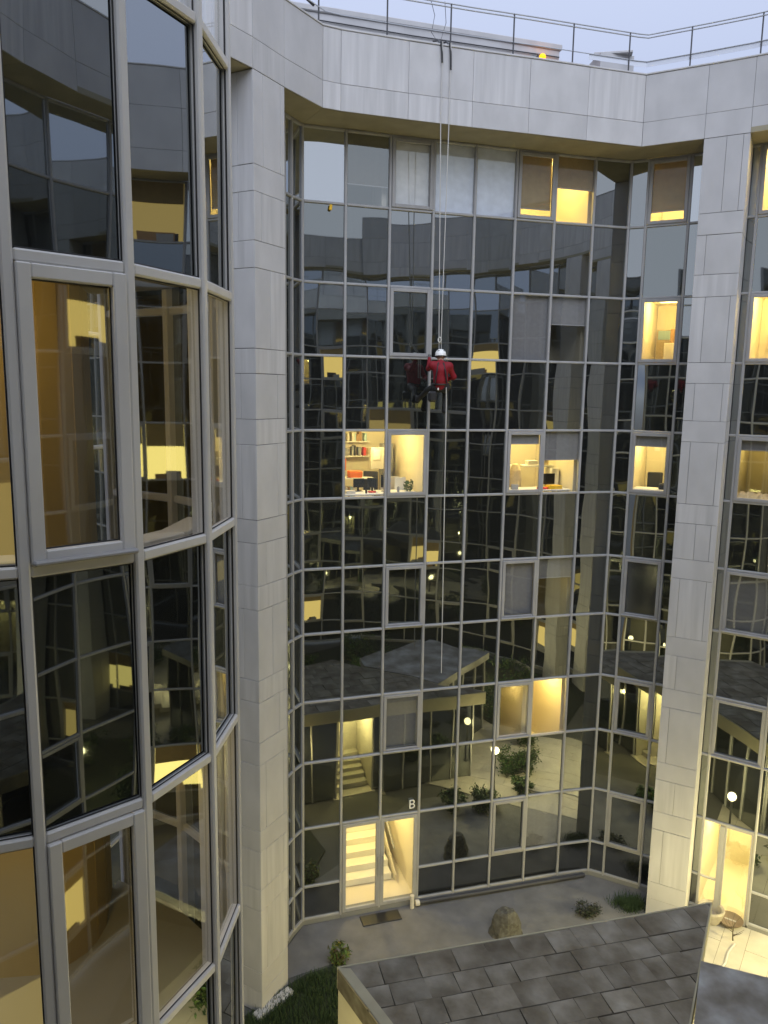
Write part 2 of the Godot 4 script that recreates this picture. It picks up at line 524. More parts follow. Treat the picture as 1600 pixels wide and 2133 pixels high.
# ------------------------------------------------------------------ bodies: smooth union of tapered capsules, meshed as surface nets
func blob(bones: Array, cell_size: float, blend: float, mb: MB) -> void:
	var lo := Vector3.INF
	var hi := -Vector3.INF
	for b in bones:
		var r: float = maxf(b[2], b[3]) + blend + 2.5 * cell_size
		for p in [b[0], b[1]]:
			lo = lo.min(p - Vector3.ONE * r)
			hi = hi.max(p + Vector3.ONE * r)
	var n := Vector3i(((hi - lo) / cell_size).ceil()) + Vector3i.ONE
	var F := PackedFloat32Array()
	F.resize(n.x * n.y * n.z)
	F.fill(1.0)
	var best := PackedFloat32Array()
	best.resize(F.size())
	best.fill(9.0)
	var who := PackedByteArray()
	who.resize(F.size())
	for bi in bones.size():
		var b = bones[bi]
		var a: Vector3 = b[0]
		var ab: Vector3 = b[1] - a
		var len2 := maxf(ab.length_squared(), 1e-9)
		var r: float = maxf(b[2], b[3]) + blend + 2.0 * cell_size
		var p0 := Vector3i(((Vector3(b[0]).min(b[1]) - Vector3.ONE * r - lo) / cell_size).floor()).clamp(Vector3i.ZERO, n - Vector3i.ONE)
		var p1 := Vector3i(((Vector3(b[0]).max(b[1]) + Vector3.ONE * r - lo) / cell_size).ceil()).clamp(Vector3i.ZERO, n - Vector3i.ONE)
		for z in range(p0.z, p1.z + 1):
			for y in range(p0.y, p1.y + 1):
				for x in range(p0.x, p1.x + 1):
					var p := lo + Vector3(x, y, z) * cell_size
					var t := clampf((p - a).dot(ab) / len2, 0.0, 1.0)
					var d: float = p.distance_to(a + ab * t) - lerpf(b[2], b[3], t)
					var k := (z * n.y + y) * n.x + x
					if d < best[k]:
						best[k] = d
						who[k] = bi
					var q := F[k]
					var hh := clampf(0.5 + 0.5 * (q - d) / blend, 0.0, 1.0)
					F[k] = lerpf(q, d, hh) - blend * hh * (1.0 - hh)
	var idx := {}
	var vs := []
	var ns := []
	var cs := []
	var sx := 1
	var sy := n.x
	var sz := n.x * n.y
	for z in n.z - 1:
		for y in n.y - 1:
			var row := z * sz + y * sy
			for x in n.x - 1:
				var k := row + x
				var s0 := F[k] < 0.0
				if s0 == (F[k + 1] < 0.0) and s0 == (F[k + sy] < 0.0) and s0 == (F[k + sy + 1] < 0.0) and s0 == (F[k + sz] < 0.0) and s0 == (F[k + sz + 1] < 0.0) and s0 == (F[k + sz + sy] < 0.0) and s0 == (F[k + sz + sy + 1] < 0.0):
					continue
				var acc := Vector3.ZERO
				var cnt := 0
				var gx := 0.0
				var gy := 0.0
				var gz := 0.0
				for e in 8:
					var ex := e & 1
					var ey := (e >> 1) & 1
					var ez := e >> 2
					var fv := F[k + ex + ey * sy + ez * sz]
					gx += fv * (2 * ex - 1)
					gy += fv * (2 * ey - 1)
					gz += fv * (2 * ez - 1)
					for ax in 3:
						if (e >> ax) & 1:
							continue
						var e2: int = e | (1 << ax)
						var f2 := F[k + (e2 & 1) + ((e2 >> 1) & 1) * sy + (e2 >> 2) * sz]
						if (fv < 0.0) != (f2 < 0.0):
							var t := fv / (fv - f2)
							var q := Vector3(ex, ey, ez)
							q[ax] += t
							acc += q
							cnt += 1
				idx[k] = vs.size()
				vs.append(lo + (Vector3(x, y, z) + acc / cnt) * cell_size)
				ns.append(Vector3(gx, gy, gz).normalized())
				cs.append(bones[who[k]][4])
	var strides := [sx, sy, sz]
	for k in idx:
		for ax in 3:
			var k2: int = k + strides[ax]
			if (F[k] < 0.0) == (F[k2] < 0.0):
				continue
			var u: int = strides[(ax + 1) % 3]
			var w: int = strides[(ax + 2) % 3]
			if not (idx.has(k - u) and idx.has(k - w) and idx.has(k - u - w)):
				continue
			var q := [idx[k], idx[k - u], idx[k - u - w], idx[k - w]]
			for tr in [[0, 1, 2], [0, 2, 3]]:
				mb.col = cs[q[tr[0]]]
				mb.smooth_tri(vs[q[tr[0]]], vs[q[tr[1]]], vs[q[tr[2]]], ns[q[tr[0]]], ns[q[tr[1]]], ns[q[tr[2]]])
	mb.col = Color.WHITE

# ------------------------------------------------------------------ plants
func foliage(seed_: int, r: Vector3, count: int, leaf: float, cols: Array, lift := 0.0) -> Mesh:
	var q := RandomNumberGenerator.new()
	q.seed = seed_
	var m := MB.new()
	var clumps := []
	for i in 16:
		var d := Vector3(q.randfn(), q.randfn(), q.randfn()).normalized() * q.randf_range(0.35, 0.95)
		clumps.append([d * r, q.randf_range(0.25, 0.45)])
	for i in count:
		var c = clumps[q.randi() % clumps.size()]
		var p: Vector3 = c[0] + Vector3(q.randfn(), q.randfn(), q.randfn()) * r * c[1] * 0.55
		p.y += lift
		if p.y < 0.02:
			continue
		var b := Basis.from_euler(Vector3(q.randf() * TAU, q.randf() * TAU, q.randf() * TAU))
		var l := leaf * q.randf_range(0.6, 1.3)
		var k: Color = cols[q.randi() % cols.size()]
		m.col = Color(k.r * q.randf_range(0.7, 1.25), k.g * q.randf_range(0.7, 1.25), k.b)
		m.quad(p + b * Vector3(-l * 0.2, 0, 0), p + b * Vector3(0, l * 0.5, l * 0.1), p + b * Vector3(l * 0.2, 0, 0), p + b * Vector3(0, -l * 0.5, l * 0.1), b.z)
	return m.done()

func shrub(label: String, at: Vector3, r: Vector3, seed_: int, count: int, leaf: float, cols: Array, called := "shrub", group := "") -> Node3D:
	var t := thing(called, label, "shrub", at, group)
	put("crown", foliage(seed_, r, count, leaf, cols, r.y * 0.95), M.leaf, t, Transform3D(Basis(), at))
	var s := MB.new()
	for k in 4:
		var a := TAU * k / 4.0 + 0.4
		s.tube([Vector3.ZERO, Vector3(cos(a) * r.x * 0.25, r.y * 0.6, sin(a) * r.z * 0.25), Vector3(cos(a) * r.x * 0.5, r.y * 1.2, sin(a) * r.z * 0.5)], 0.02, 6, 0.006)
	put("stem", s.done(), M.bark, t, Transform3D(Basis(), at))
	return t

func garden_lamp(label: String, p: Vector3, tall: float, energy: float) -> Node3D:
	var t := thing("garden_lamp", label, "lamp post", p, "globe lamps in the court")
	var s := MB.new()
	s.lathe([Vector2(0.09, 0), Vector2(0.09, 0.04), Vector2(0.035, 0.08), Vector2(0.03, tall - 0.16), Vector2(0.06, tall - 0.13), Vector2(0.0, tall - 0.12)])
	put("post", s.done(), M.metal_dark, t, Transform3D(Basis(), p))
	var sp := SphereMesh.new()
	sp.radius = 0.13
	sp.height = 0.26
	sp.radial_segments = 24
	sp.rings = 12
	put("lamp_globe", sp, M.globe, t, Transform3D(Basis(), p + Vector3(0, tall, 0)))
	var o := OmniLight3D.new()
	o.name = "globe_light"
	o.light_color = Color(1.0, 0.93, 0.66)
	o.light_energy = energy * 0.42
	o.light_size = 0.12
	o.omni_range = 25.0
	o.omni_attenuation = 2.0
	o.shadow_enabled = true
	t.add_child(o)
	o.global_position = p + Vector3(0, tall, 0)
	return t

# ------------------------------------------------------------------ pillars and parapets
func pillar(label: String, p0: Vector2, p1: Vector2, depth: float, h0: float, h1: float, group := "") -> void:
	# p0 -> p1 is the front edge seen from the court, left to right
	var f := wall_frame(p0, p1)
	var w := p0.distance_to(p1)
	var t := thing("stone_pillar", label, "pillar", V((p0.x + p1.x) / 2, h0, (p0.y + p1.y) / 2), group)
	put("core", bx(w - 0.05, h1 - h0, depth - 0.05, 0.0), M.joint, t, f.translated_local(Vector3(w / 2, (h0 + h1) / 2, -depth / 2)))
	var joints := [h1]
	for k in range(0, 7):
		for o in [0.0, -0.5, -1.42, -1.94]:
			var j: float = 4.30 - 3.5 * k + o
			if j > h0 + 0.25 and j < h1 - 0.2:
				joints.append(j)
	joints.append(h0)
	var gap := 0.007
	for side in 4:
		var sw: float = w if side % 2 == 0 else depth
		var fx: Transform3D
		match side:
			0: fx = f
			1: fx = Transform3D(Basis(f.basis.z, Vector3.UP, -f.basis.x), f.origin - f.basis.z * depth)
			2: fx = Transform3D(Basis(-f.basis.x, Vector3.UP, -f.basis.z), f.origin + f.basis.x * w - f.basis.z * depth)
			3: fx = Transform3D(Basis(-f.basis.z, Vector3.UP, f.basis.x), f.origin + f.basis.x * w)
		for j in joints.size() - 1:
			var top: float = joints[j]
			var bot: float = joints[j + 1]
			var cuts := [0.0]
			if top - bot > 0.7 and side % 2 == 0:
				cuts.append(sw * [0.22, 0.5, 0.72, 0.3][rng.randi() % 4])
				if rng.randf() < 0.4:
					cuts.append(sw * 0.86)
			elif side % 2 == 1 and top - bot > 0.7:
				cuts.append(sw * [0.4, 0.62][rng.randi() % 2])
			cuts.append(sw)
			for q in cuts.size() - 1:
				var a: float = cuts[q] + (gap / 2 if q > 0 else (0.0 if side % 2 == 0 else 0.03))
				var b: float = cuts[q + 1] - (gap / 2 if q < cuts.size() - 2 else (0.0 if side % 2 == 0 else 0.03))
				var proud := rng.randf_range(-0.002, 0.002)
				var g2 := gap + (0.006 if rng.randf() < 0.3 else 0.0)
				put("slab", bx(b - a, top - bot - g2, 0.03, 0.004), M["stone%d" % (rng.randi() % 4)], t, fx.translated_local(Vector3((a + b) / 2, (top + bot) / 2, -0.015 + proud)))

func poly_at(line: Array, s: float) -> Vector2:
	for i in line.size() - 1:
		var d: float = line[i].distance_to(line[i + 1])
		if s <= d or i == line.size() - 2:
			return line[i].lerp(line[i + 1], s / d)
		s -= d
	return line[-1]

func parapet(label: String, line: Array, h0: float, h1: float, base: Vector3, joints_h: Array, deep := 0.35, piece := 1.75) -> Node3D:
	var t := thing("stone_parapet", label, "parapet", base)
	for i in line.size() - 1:
		var f := wall_frame(line[i], line[i + 1])
		var w: float = line[i].distance_to(line[i + 1])
		put("backing", bx(w + 0.02, h1 - h0 - 0.03, deep - 0.03, 0.0), M.joint, t, f.translated_local(Vector3(w / 2, (h0 + h1) / 2 + 0.004 * (i % 2), -deep / 2 - 0.012 - 0.003 * (i % 2))))
		put("coping", bx(w + 0.03, 0.04, deep + 0.03, 0.008), M["stone%d" % (i % 2)], t, f.translated_local(Vector3(w / 2, h1 - 0.005 + 0.003 * (i % 2), -deep / 2)))
		var hs := [h0] + joints_h + [h1 - 0.03]
		for r in hs.size() - 1:
			var n := maxi(1, roundi(w / (piece * (1.0 if r else 1.35))))
			var x := 0.0
			for k in n:
				var x1 := w * (k + 1) / n
				if k < n - 1:
					x1 += rng.randf_range(-0.12, 0.12)
				put("panel", bx(x1 - x - 0.006, hs[r + 1] - hs[r] - 0.007, 0.03, 0.003), M["stone%d" % (rng.randi() % 4)], t, f.translated_local(Vector3((x + x1) / 2, (hs[r] + hs[r + 1]) / 2, -0.015 + rng.randf_range(-0.002, 0.002))))
				x = x1
	return t

func smooth_line(ctrl: Array, step: float) -> Array:
	var c := Curve2D.new()
	for i in ctrl.size():
		var t: Vector2 = (ctrl[mini(i + 1, ctrl.size() - 1)] - ctrl[maxi(i - 1, 0)]) / 6.0
		c.add_point(ctrl[i], -t if i > 0 else Vector2.ZERO, t if i < ctrl.size() - 1 else Vector2.ZERO)
	c.bake_interval = 0.2
	var n := roundi(c.get_baked_length() / step)
	var out := []
	for i in n + 1:
		out.append(c.sample_baked(c.get_baked_length() * i / n, true))
	return out

func offset_line(line: Array, d: float) -> Array: # towards the court
	var out := []
	for i in line.size():
		var u: Vector2 = (line[mini(i + 1, line.size() - 1)] - line[maxi(i - 1, 0)]).normalized()
		out.append(line[i] + Vector2(u.y, -u.x) * d)
	return out

func soffit(parent: Node, glass: Array, face: Array, h: float, thick := 0.12) -> void:
	var n := mini(glass.size(), face.size())
	for i in n - 1:
		var m := MB.new()
		m.prism(PackedVector2Array([glass[i], glass[i + 1], face[i + 1], face[i]]), h + 0.004 * (i % 2) + 0.002, h + thick)
		put("soffit_panel", m.done(), M.soffit, parent, Transform3D())

# ================================================================== the scene
func _ready() -> void:
	rng.seed = 4242
	# --- camera
	var cam := Camera3D.new()
	cam.name = "camera"
	cam.fov = rad_to_deg(2.0 * atan(1066.5 / 1600.07))
	cam.near = 0.05
	cam.far = 600.0
	add_child(cam)
	cam.rotation_order = EULER_ORDER_YXZ
	cam.rotation = Vector3(-deg_to_rad(8.970), 0, deg_to_rad(0.9166))
	cam.current = true
	# --- sky, dusk overcast
	var env := Environment.new()
	env.background_mode = Environment.BG_SKY
	var sky := Sky.new()
	var sm := ProceduralSkyMaterial.new()
	sm.sky_horizon_color = lin(0.185, 0.218, 0.315)
	sm.sky_top_color = lin(0.44, 0.49, 0.63)
	sm.sky_energy_multiplier = 1.0
	sm.sky_curve = 0.55
	sm.ground_bottom_color = lin(0.10, 0.10, 0.11)
	sm.ground_horizon_color = lin(0.35, 0.38, 0.45)
	sm.sun_angle_max = 0.0
	sky.sky_material = sm
	env.sky = sky
	env.tonemap_mode = Environment.TONE_MAPPER_LINEAR
	env.tonemap_exposure = 2.0
	env.sdfgi_enabled = true
	env.ssao_enabled = true
	env.ssil_enabled = true
	var we := WorldEnvironment.new()
	we.name = "world"
	we.environment = env
	add_child(we)
	var sun := DirectionalLight3D.new()
	sun.name = "sky_glow"
	sun.light_color = Color(0.90, 0.93, 1.0)
	sun.light_energy = 0.41
	sun.light_angular_distance = 60.0
	sun.shadow_enabled = true
	sun.rotation = Vector3(deg_to_rad(-47), deg_to_rad(7), 0)
	add_child(sun)
	make_materials()
	build_ground()
	build_main_wing()
	build_corner_wing()
	build_side_wings()
	build_roof_things()
	build_pavilion()
	build_court_things()
	build_office_things()
	build_worker()

const F := [Vector2(-2.324, 17.99), Vector2(-2.205, 18.33), Vector2(-2.005, 18.72), Vector2(-1.018, 19.03), Vector2(0.029, 19.37), Vector2(1.096, 19.69), Vector2(2.134, 19.99), Vector2(3.195, 20.30), Vector2(4.246, 20.60), Vector2(5.314, 20.90), Vector2(6.301, 21.13), Vector2(6.696, 20.95), Vector2(7.616, 20.46), Vector2(7.98, 20.25)]
const FACE := [Vector2(-4.35, 12.6), Vector2(-3.45, 14.27), Vector2(-2.947, 15.19), Vector2(-2.62, 15.68), Vector2(-2.14, 16.58), Vector2(-1.456, 17.69), Vector2(-1.08, 17.872), Vector2(0.396, 18.343), Vector2(1.873, 18.78), Vector2(3.229, 19.147), Vector2(4.7, 19.57), Vector2(6.166, 19.982), Vector2(7.424, 19.322), Vector2(8.296, 18.836)]

func build_ground() -> void:
	var m := MB.new()
	m.quad(V(-150, GROUND - 0.02, -150), V(150, GROUND - 0.02, -150), V(150, GROUND - 0.02, 150), V(-150, GROUND - 0.02, 150), Vector3.UP)
	structure("ground", m.done(), M.ground)
	# light concrete strip along the foot of the glass
	m = MB.new()
	var strip := PackedVector2Array([Vector2(-2.25, 16.75), Vector2(-1.75, 17.0), Vector2(-1.0, 17.35), Vector2(0.2, 17.0), Vector2(4.0, 15.2), Vector2(7.6, 16.5), Vector2(9.1, 19.5), Vector2(7.62, 20.42), Vector2(6.3, 21.08), Vector2(4.2, 20.55), Vector2(2.1, 19.94), Vector2(0.03, 19.32), Vector2(-1.02, 18.98), Vector2(-2.0, 18.66), Vector2(-2.3, 17.9)])
	m.prism(strip, GROUND - 0.01, GROUND)
	structure("court_path", m.done(), M.paving)
	# the lit forecourt on the right, with long joints
	m = MB.new()
	var u := Vector2(0.832, -0.555)
	var a0 := Vector2(8.62, 19.80)
	var v := Vector2(-0.555, -0.832)
	var w := MB.new()
	var p := [a0, a0 + u * 6.0, a0 + u * 6.0 + v * 17.0, a0 + v * 17.0]
	w.prism(PackedVector2Array(p), GROUND + 0.001, GROUND + 0.004)
	var base := structure("forecourt_paving", w.done(), M.mortar)
	for i in 10:
		for j in range(-1, 9):
			var x0 := 0.6 * i
			var y0 := maxf(0.02, 0.02 + 1.9 * j + (0.95 if i % 2 else 0.0))
			var y1 := 0.02 + 1.9 * (j + 1) + (0.95 if i % 2 else 0.0)
			if y1 - y0 < 0.1:
				continue
			var q := MB.new()
			q.prism(PackedVector2Array([a0 + u * (x0 + 0.004) + v * (y0 + 0.004), a0 + u * (x0 + 0.596) + v * (y0 + 0.004), a0 + u * (x0 + 0.596) + v * (y1 - 0.004), a0 + u * (x0 + 0.004) + v * (y1 - 0.004)]), GROUND + 0.003, GROUND + 0.012 + rng.randf() * 0.003)
			put("paving_slab", q.done(), M.paving2, base, Transform3D())
	# dark planting bed at the lower left
	m = MB.new()
	m.prism(PackedVector2Array([Vector2(-5, 9), Vector2(1.2, 9), Vector2(0.2, 16.2), Vector2(-1.0, 17.25), Vector2(-1.75, 16.9), Vector2(-2.3, 16.4), Vector2(-4, 14.5)]), GROUND - 0.01, GROUND + 0.03)
	structure("planting_bed", m.done(), M.soil)
	# garden ground in the rest of the court: dark planting with a pale winding path
	m = MB.new()
	m.prism(PackedVector2Array([Vector2(1.2, 0), Vector2(15, 0), Vector2(16.6, 10), Vector2(8.2, 15.5), Vector2(6.5, 13.6), Vector2(1.2, 9.5)]), GROUND - 0.012, GROUND - 0.006)
	structure("garden_bed", m.done(), M.soil)
	var mid := smooth_line([Vector2(8.3, 18.2), Vector2(8.4, 15.5), Vector2(9.6, 12.5), Vector2(9.4, 9.5), Vector2(7.2, 7.4), Vector2(3.5, 6.6), Vector2(0.0, 4.5)], 0.5)
	var lft := offset_line(mid, 0.85)
	var rgt := offset_line(mid, -0.85)
	m = MB.new()
	for i in mid.size() - 1:
		m.quad(V(lft[i].x, GROUND, lft[i].y), V(lft[i + 1].x, GROUND, lft[i + 1].y), V(rgt[i + 1].x, GROUND, rgt[i + 1].y), V(rgt[i].x, GROUND, rgt[i].y), Vector3.UP)
	structure("garden_path", m.done(), M.paving2)

func dark_or_spandrel(r: int, _i: int) -> Dictionary:
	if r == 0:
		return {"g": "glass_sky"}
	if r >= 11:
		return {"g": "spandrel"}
	return {"g": "glass" if rng.randf() < 0.7 else "glass2"}

func build_main_wing() -> void:
	var w := thing("glass_office_wing", "long dark glass office facade facing the court behind the hanging climber", "building", V(2.0, GROUND, 20.5))
	var s := {}
	# columns of the grid: 0,1 corner facets; 2..9 main bays; 10 narrow; 11 framed; 12 narrow
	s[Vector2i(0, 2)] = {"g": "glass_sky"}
	s[Vector2i(0, 3)] = {"g": "half", "blind": ["blind_dark", 0.0, 0.70]}
	s[Vector2i(0, 4)] = {"g": "clear", "f": true, "blind": ["blind_white", 0.0, 1.0]}
	s[Vector2i(0, 5)] = {"g": "clear", "blind": ["blind_pale", 0.0, 1.0]}
	s[Vector2i(0, 6)] = {"g": "clear", "blind": ["blind_pale", 0.0, 1.0]}
	s[Vector2i(0, 7)] = {"g": "plain", "f": true, "blind": ["blind_brown", 0.0, 0.86]}
	s[Vector2i(0, 8)] = {"g": "plain", "blind": ["blind_brown", 0.0, 0.46]}
	s[Vector2i(0, 9)] = {"g": "glass"}
	s[Vector2i(0, 10)] = {"g": "glass"}
	s[Vector2i(0, 11)] = {"g": "plain", "f": true, "blind": ["blind_brown", 0.0, 0.82]}
	s[Vector2i(2, 4)] = {"g": "glass2", "f": true}
	s[Vector2i(2, 7)] = {"g": "clear", "blind": ["blind_grey", 0.0, 1.0]}
	s[Vector2i(2, 8)] = {"g": "clear", "blind": ["blind_grey", 0.0, 0.42]}
	s[Vector2i(2, 11)] = {"g": "plain", "f": true}
	s[Vector2i(4, 3)] = {"g": "plain"}
	s[Vector2i(4, 4)] = {"g": "plain", "f": true}
	s[Vector2i(4, 7)] = {"g": "plain", "f": true, "blind": ["blind_grey", 0.0, 0.16]}
	s[Vector2i(4, 8)] = {"g": "clear", "blind": ["blind_grey", 0.0, 0.46]}
	s[Vector2i(4, 11)] = {"g": "plain", "f": true, "blind": ["blind_grey", 0.0, 0.18]}
	s[Vector2i(6, 4)] = {"g": "glass2", "f": true, "sill": true}
	s[Vector2i(6, 7)] = {"g": "clear", "f": true, "sill": true, "blind": ["blind_grey", 0.0, 1.0]}
	s[Vector2i(6, 8)] = {"g": "half", "blind": ["blind_grey", 0.0, 0.34]}
	s[Vector2i(6, 11)] = {"g": "spandrel", "f": true, "sill": true}
	s[Vector2i(8, 4)] = {"g": "half", "f": true, "sill": true, "blind": ["blind_grey", 0.0, 1.0]}
	s[Vector2i(8, 7)] = {"g": "half", "f": true, "sill": true}
	s[Vector2i(8, 8)] = {"g": "clear"}
	s[Vector2i(8, 11)] = {"g": "glass2", "f": true, "sill": true}
	s[Vector2i(8, 0)] = {"g": "glass2"}
	s[Vector2i(10, 3)] = {"skip": true}
	s[Vector2i(10, 4)] = {"skip": true}
	s[Vector2i(11, 3)] = {"skip": true}
	s[Vector2i(11, 4)] = {"skip": true}
	s[Vector2i(10, 7)] = {"g": "glass2", "f": true}
	s[Vector2i(10, 8)] = {"g": "half", "blind": ["blind_grey", 0.0, 1.0]}
	s[Vector2i(10, 9)] = {"g": "glass"}
	s[Vector2i(10, 11)] = {"g": "glass2", "f": true}
	s["no_transom"] = [Vector2i(11, 3), Vector2i(11, 4), Vector2i(12, 3), Vector2i(12, 4)]
	var door_mull := F[4]
	glaze(w, F, T, s, dark_or_spandrel)
	# plinth under the glass
	for i in F.size() - 1:
		var f := wall_frame(F[i], F[i + 1])
		var l: float = F[i].distance_to(F[i + 1])
		put("plinth", bx(l, 0.16, 0.3, 0.01), M.core, w, f.translated_local(Vector3(l / 2, GROUND + 0.045, -0.13 + 0.003 * (i % 2))))
	# soffit between glass and the stone face, in panels
	var lower := [Vector2(-3.6, 15.9), Vector2(-3.2, 16.5), Vector2(-2.75, 17.2), F[0], F[2], F[3], F[4], F[5], F[6], F[7], F[8], F[10], F[12], Vector2(8.75, 19.72)]
	var upper := [Vector2(-3.2, 14.95), FACE[2] + Vector2(-0.05, 0.03), FACE[3] + Vector2(-0.05, 0.03), FACE[4] + Vector2(-0.05, 0.03), FACE[5] + Vector2(0, 0.05), FACE[6] + Vector2(0, 0.05), Vector2(-0.1, 18.24), FACE[7] + Vector2(0.55, 0.21), FACE[8] + Vector2(-0.1, 0.02), Vector2(2.7, 19.06), FACE[9] + Vector2(0.5, 0.2), FACE[11] + Vector2(0, 0.06), FACE[12] + Vector2(0.03, 0.05), FACE[13] + Vector2(0.03, 0.05)]
	soffit(w, lower, upper, 6.0)
	# roof slab behind the parapet and the closed back of the house
	var m := MB.new()
	m.prism(PackedVector2Array([Vector2(-9, 15.0), Vector2(-3.55, 14.9), Vector2(-2.6, 16.5), Vector2(-1.5, 17.9), Vector2(6.2, 20.2), Vector2(8.5, 19.0), Vector2(13, 25), Vector2(6, 30), Vector2(-6, 27)]), 6.75, 7.0)
	put("roof_slab", m.done(), M.core, w, Transform3D())
	m = MB.new()
	m.prism(PackedVector2Array([Vector2(-6, 26.8), Vector2(6, 29.8), Vector2(12.8, 24.9), Vector2(12.9, 25.1), Vector2(6.05, 30.1), Vector2(-6, 27.1)]), GROUND, 6.7)
	put("rear_wall", m.done(), M.core, w, Transform3D())
	# lit rooms
	var warm := Color(1.0, 0.88, 0.53)
	var yel := Color(1.0, 0.91, 0.60)
	room(w, F[3], F[5], -3.45, -0.9, 3.2, M.room, 2.9, yel, "in the design office with orange panels")
	room(w, F[7], F[9], -3.45, -0.9, 2.6, M.room, 2.8, yel, "in the office with the shelf and half-drawn blind")
	room(w, F[11], F[12], -3.45, -0.9, 2.6, M.room, 2.0, yel, "in the small office next to the right pillar")
	room(w, F[11], F[12], 0.0, 2.6, 2.8, M.room, 2.0, warm, "in the lit room with the brown cabinet")
	room(w, F[7], F[9], 3.4, 6.0, 2.4, M.room, 3.2, warm, "behind the two brown blinds on the top floor")
	room(w, F[11], F[12], 3.4, 6.0, 2.4, M.room, 3.0, warm, "behind the single brown blind in the corner on the top floor")
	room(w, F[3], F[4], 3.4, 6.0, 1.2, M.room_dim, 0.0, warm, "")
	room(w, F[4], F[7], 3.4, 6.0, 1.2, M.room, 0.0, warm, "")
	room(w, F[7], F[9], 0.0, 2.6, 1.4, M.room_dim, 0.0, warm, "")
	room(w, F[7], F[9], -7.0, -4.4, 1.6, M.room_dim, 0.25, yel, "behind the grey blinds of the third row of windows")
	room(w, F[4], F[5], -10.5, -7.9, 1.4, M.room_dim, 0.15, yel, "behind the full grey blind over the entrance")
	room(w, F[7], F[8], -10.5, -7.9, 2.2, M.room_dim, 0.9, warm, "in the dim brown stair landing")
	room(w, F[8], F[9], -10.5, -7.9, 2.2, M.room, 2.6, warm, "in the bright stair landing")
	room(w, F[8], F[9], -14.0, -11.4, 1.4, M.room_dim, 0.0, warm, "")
	# entrance lobby with stair
	var lf := room(w, F[3], F[5], -14.2, -11.4, 3.6, M.room, 3.6, yel, "in the entrance lobby with the stair")
	var st := thing("lobby_stair", "pale stair rising inside the lit double door entrance", "stairs", lf * Vector3(1.1, -14.18, -1.6))
	for k in 6:
		put("step", bx(1.75, 0.2, 0.36, 0.01), M.white, st, lf.translated_local(Vector3(0.95, -14.08 + 0.2 * k + 0.002 * k, -1.3 - 0.34 * k)))
	var hr := MB.new()
	hr.tube([lf * Vector3(1.88, -13.2, -1.1), lf * Vector3(1.88, -12.0, -3.1)], 0.03, 8)
	put("handrail", hr.done(), M.grey, st, Transform3D())
	var bs := MB.new()
	bs.box(lf * Vector3(1.9, -13.55, -2.1), Vector3(0.03, 0.5, 2.4), 0.0, lf.basis * Basis(Vector3.RIGHT, deg_to_rad(30.9)))
	put("balustrade", bs.done(), M.offwhite, st, Transform3D())
	# the double door itself
	for k in 2:
		var f := wall_frame(F[3 + k], F[4 + k])
		var l: float = F[3 + k].distance_to(F[4 + k])
		var lw := l - 0.06
		var c := f.translated_local(Vector3(l / 2 + (0.012 if k == 0 else -0.012), (T[10] + T[12]) / 2 - 0.02, 0.0))
		var hgt: float = T[10] - T[12] - 0.04
		var d := put("door", ring_frame(lw, hgt, 0.10, 0.07), M.alu, w, c)
		put("pane", pane(lw - 0.2, hgt - 0.2, 3 + k, 0.0006), M.plain, d, c.translated_local(Vector3(0, 0, -0.02)))
		var hm := MB.new()
		var hx: float = (lw / 2 - 0.05) * (1 if k == 0 else -1)
		hm.tube([c * Vector3(hx, -0.35, 0.08), c * Vector3(hx, 0.25, 0.08)], 0.016, 8)
		put("handle", hm.done(), M.grey, d, Transform3D())
	# the letter over the door, pale outline strokes on the glass
	var f2 := wall_frame(F[4], F[5])
	var tm := TextMesh.new()
	tm.text = "B"
	var sf := SystemFont.new()
	sf.font_names = PackedStringArray(["Droid Sans"])
	tm.font = sf
	tm.font_size = 32
	tm.pixel_size = 0.0105
	tm.depth = 0.02
	var sign_at := f2.translated_local(Vector3(0.90, -11.22, 0.02))
	var sg := put("letter_sign", tm, M.white, self, sign_at)
	tag(sg, "small pale letter B fixed to the glass above the entrance door", "sign")

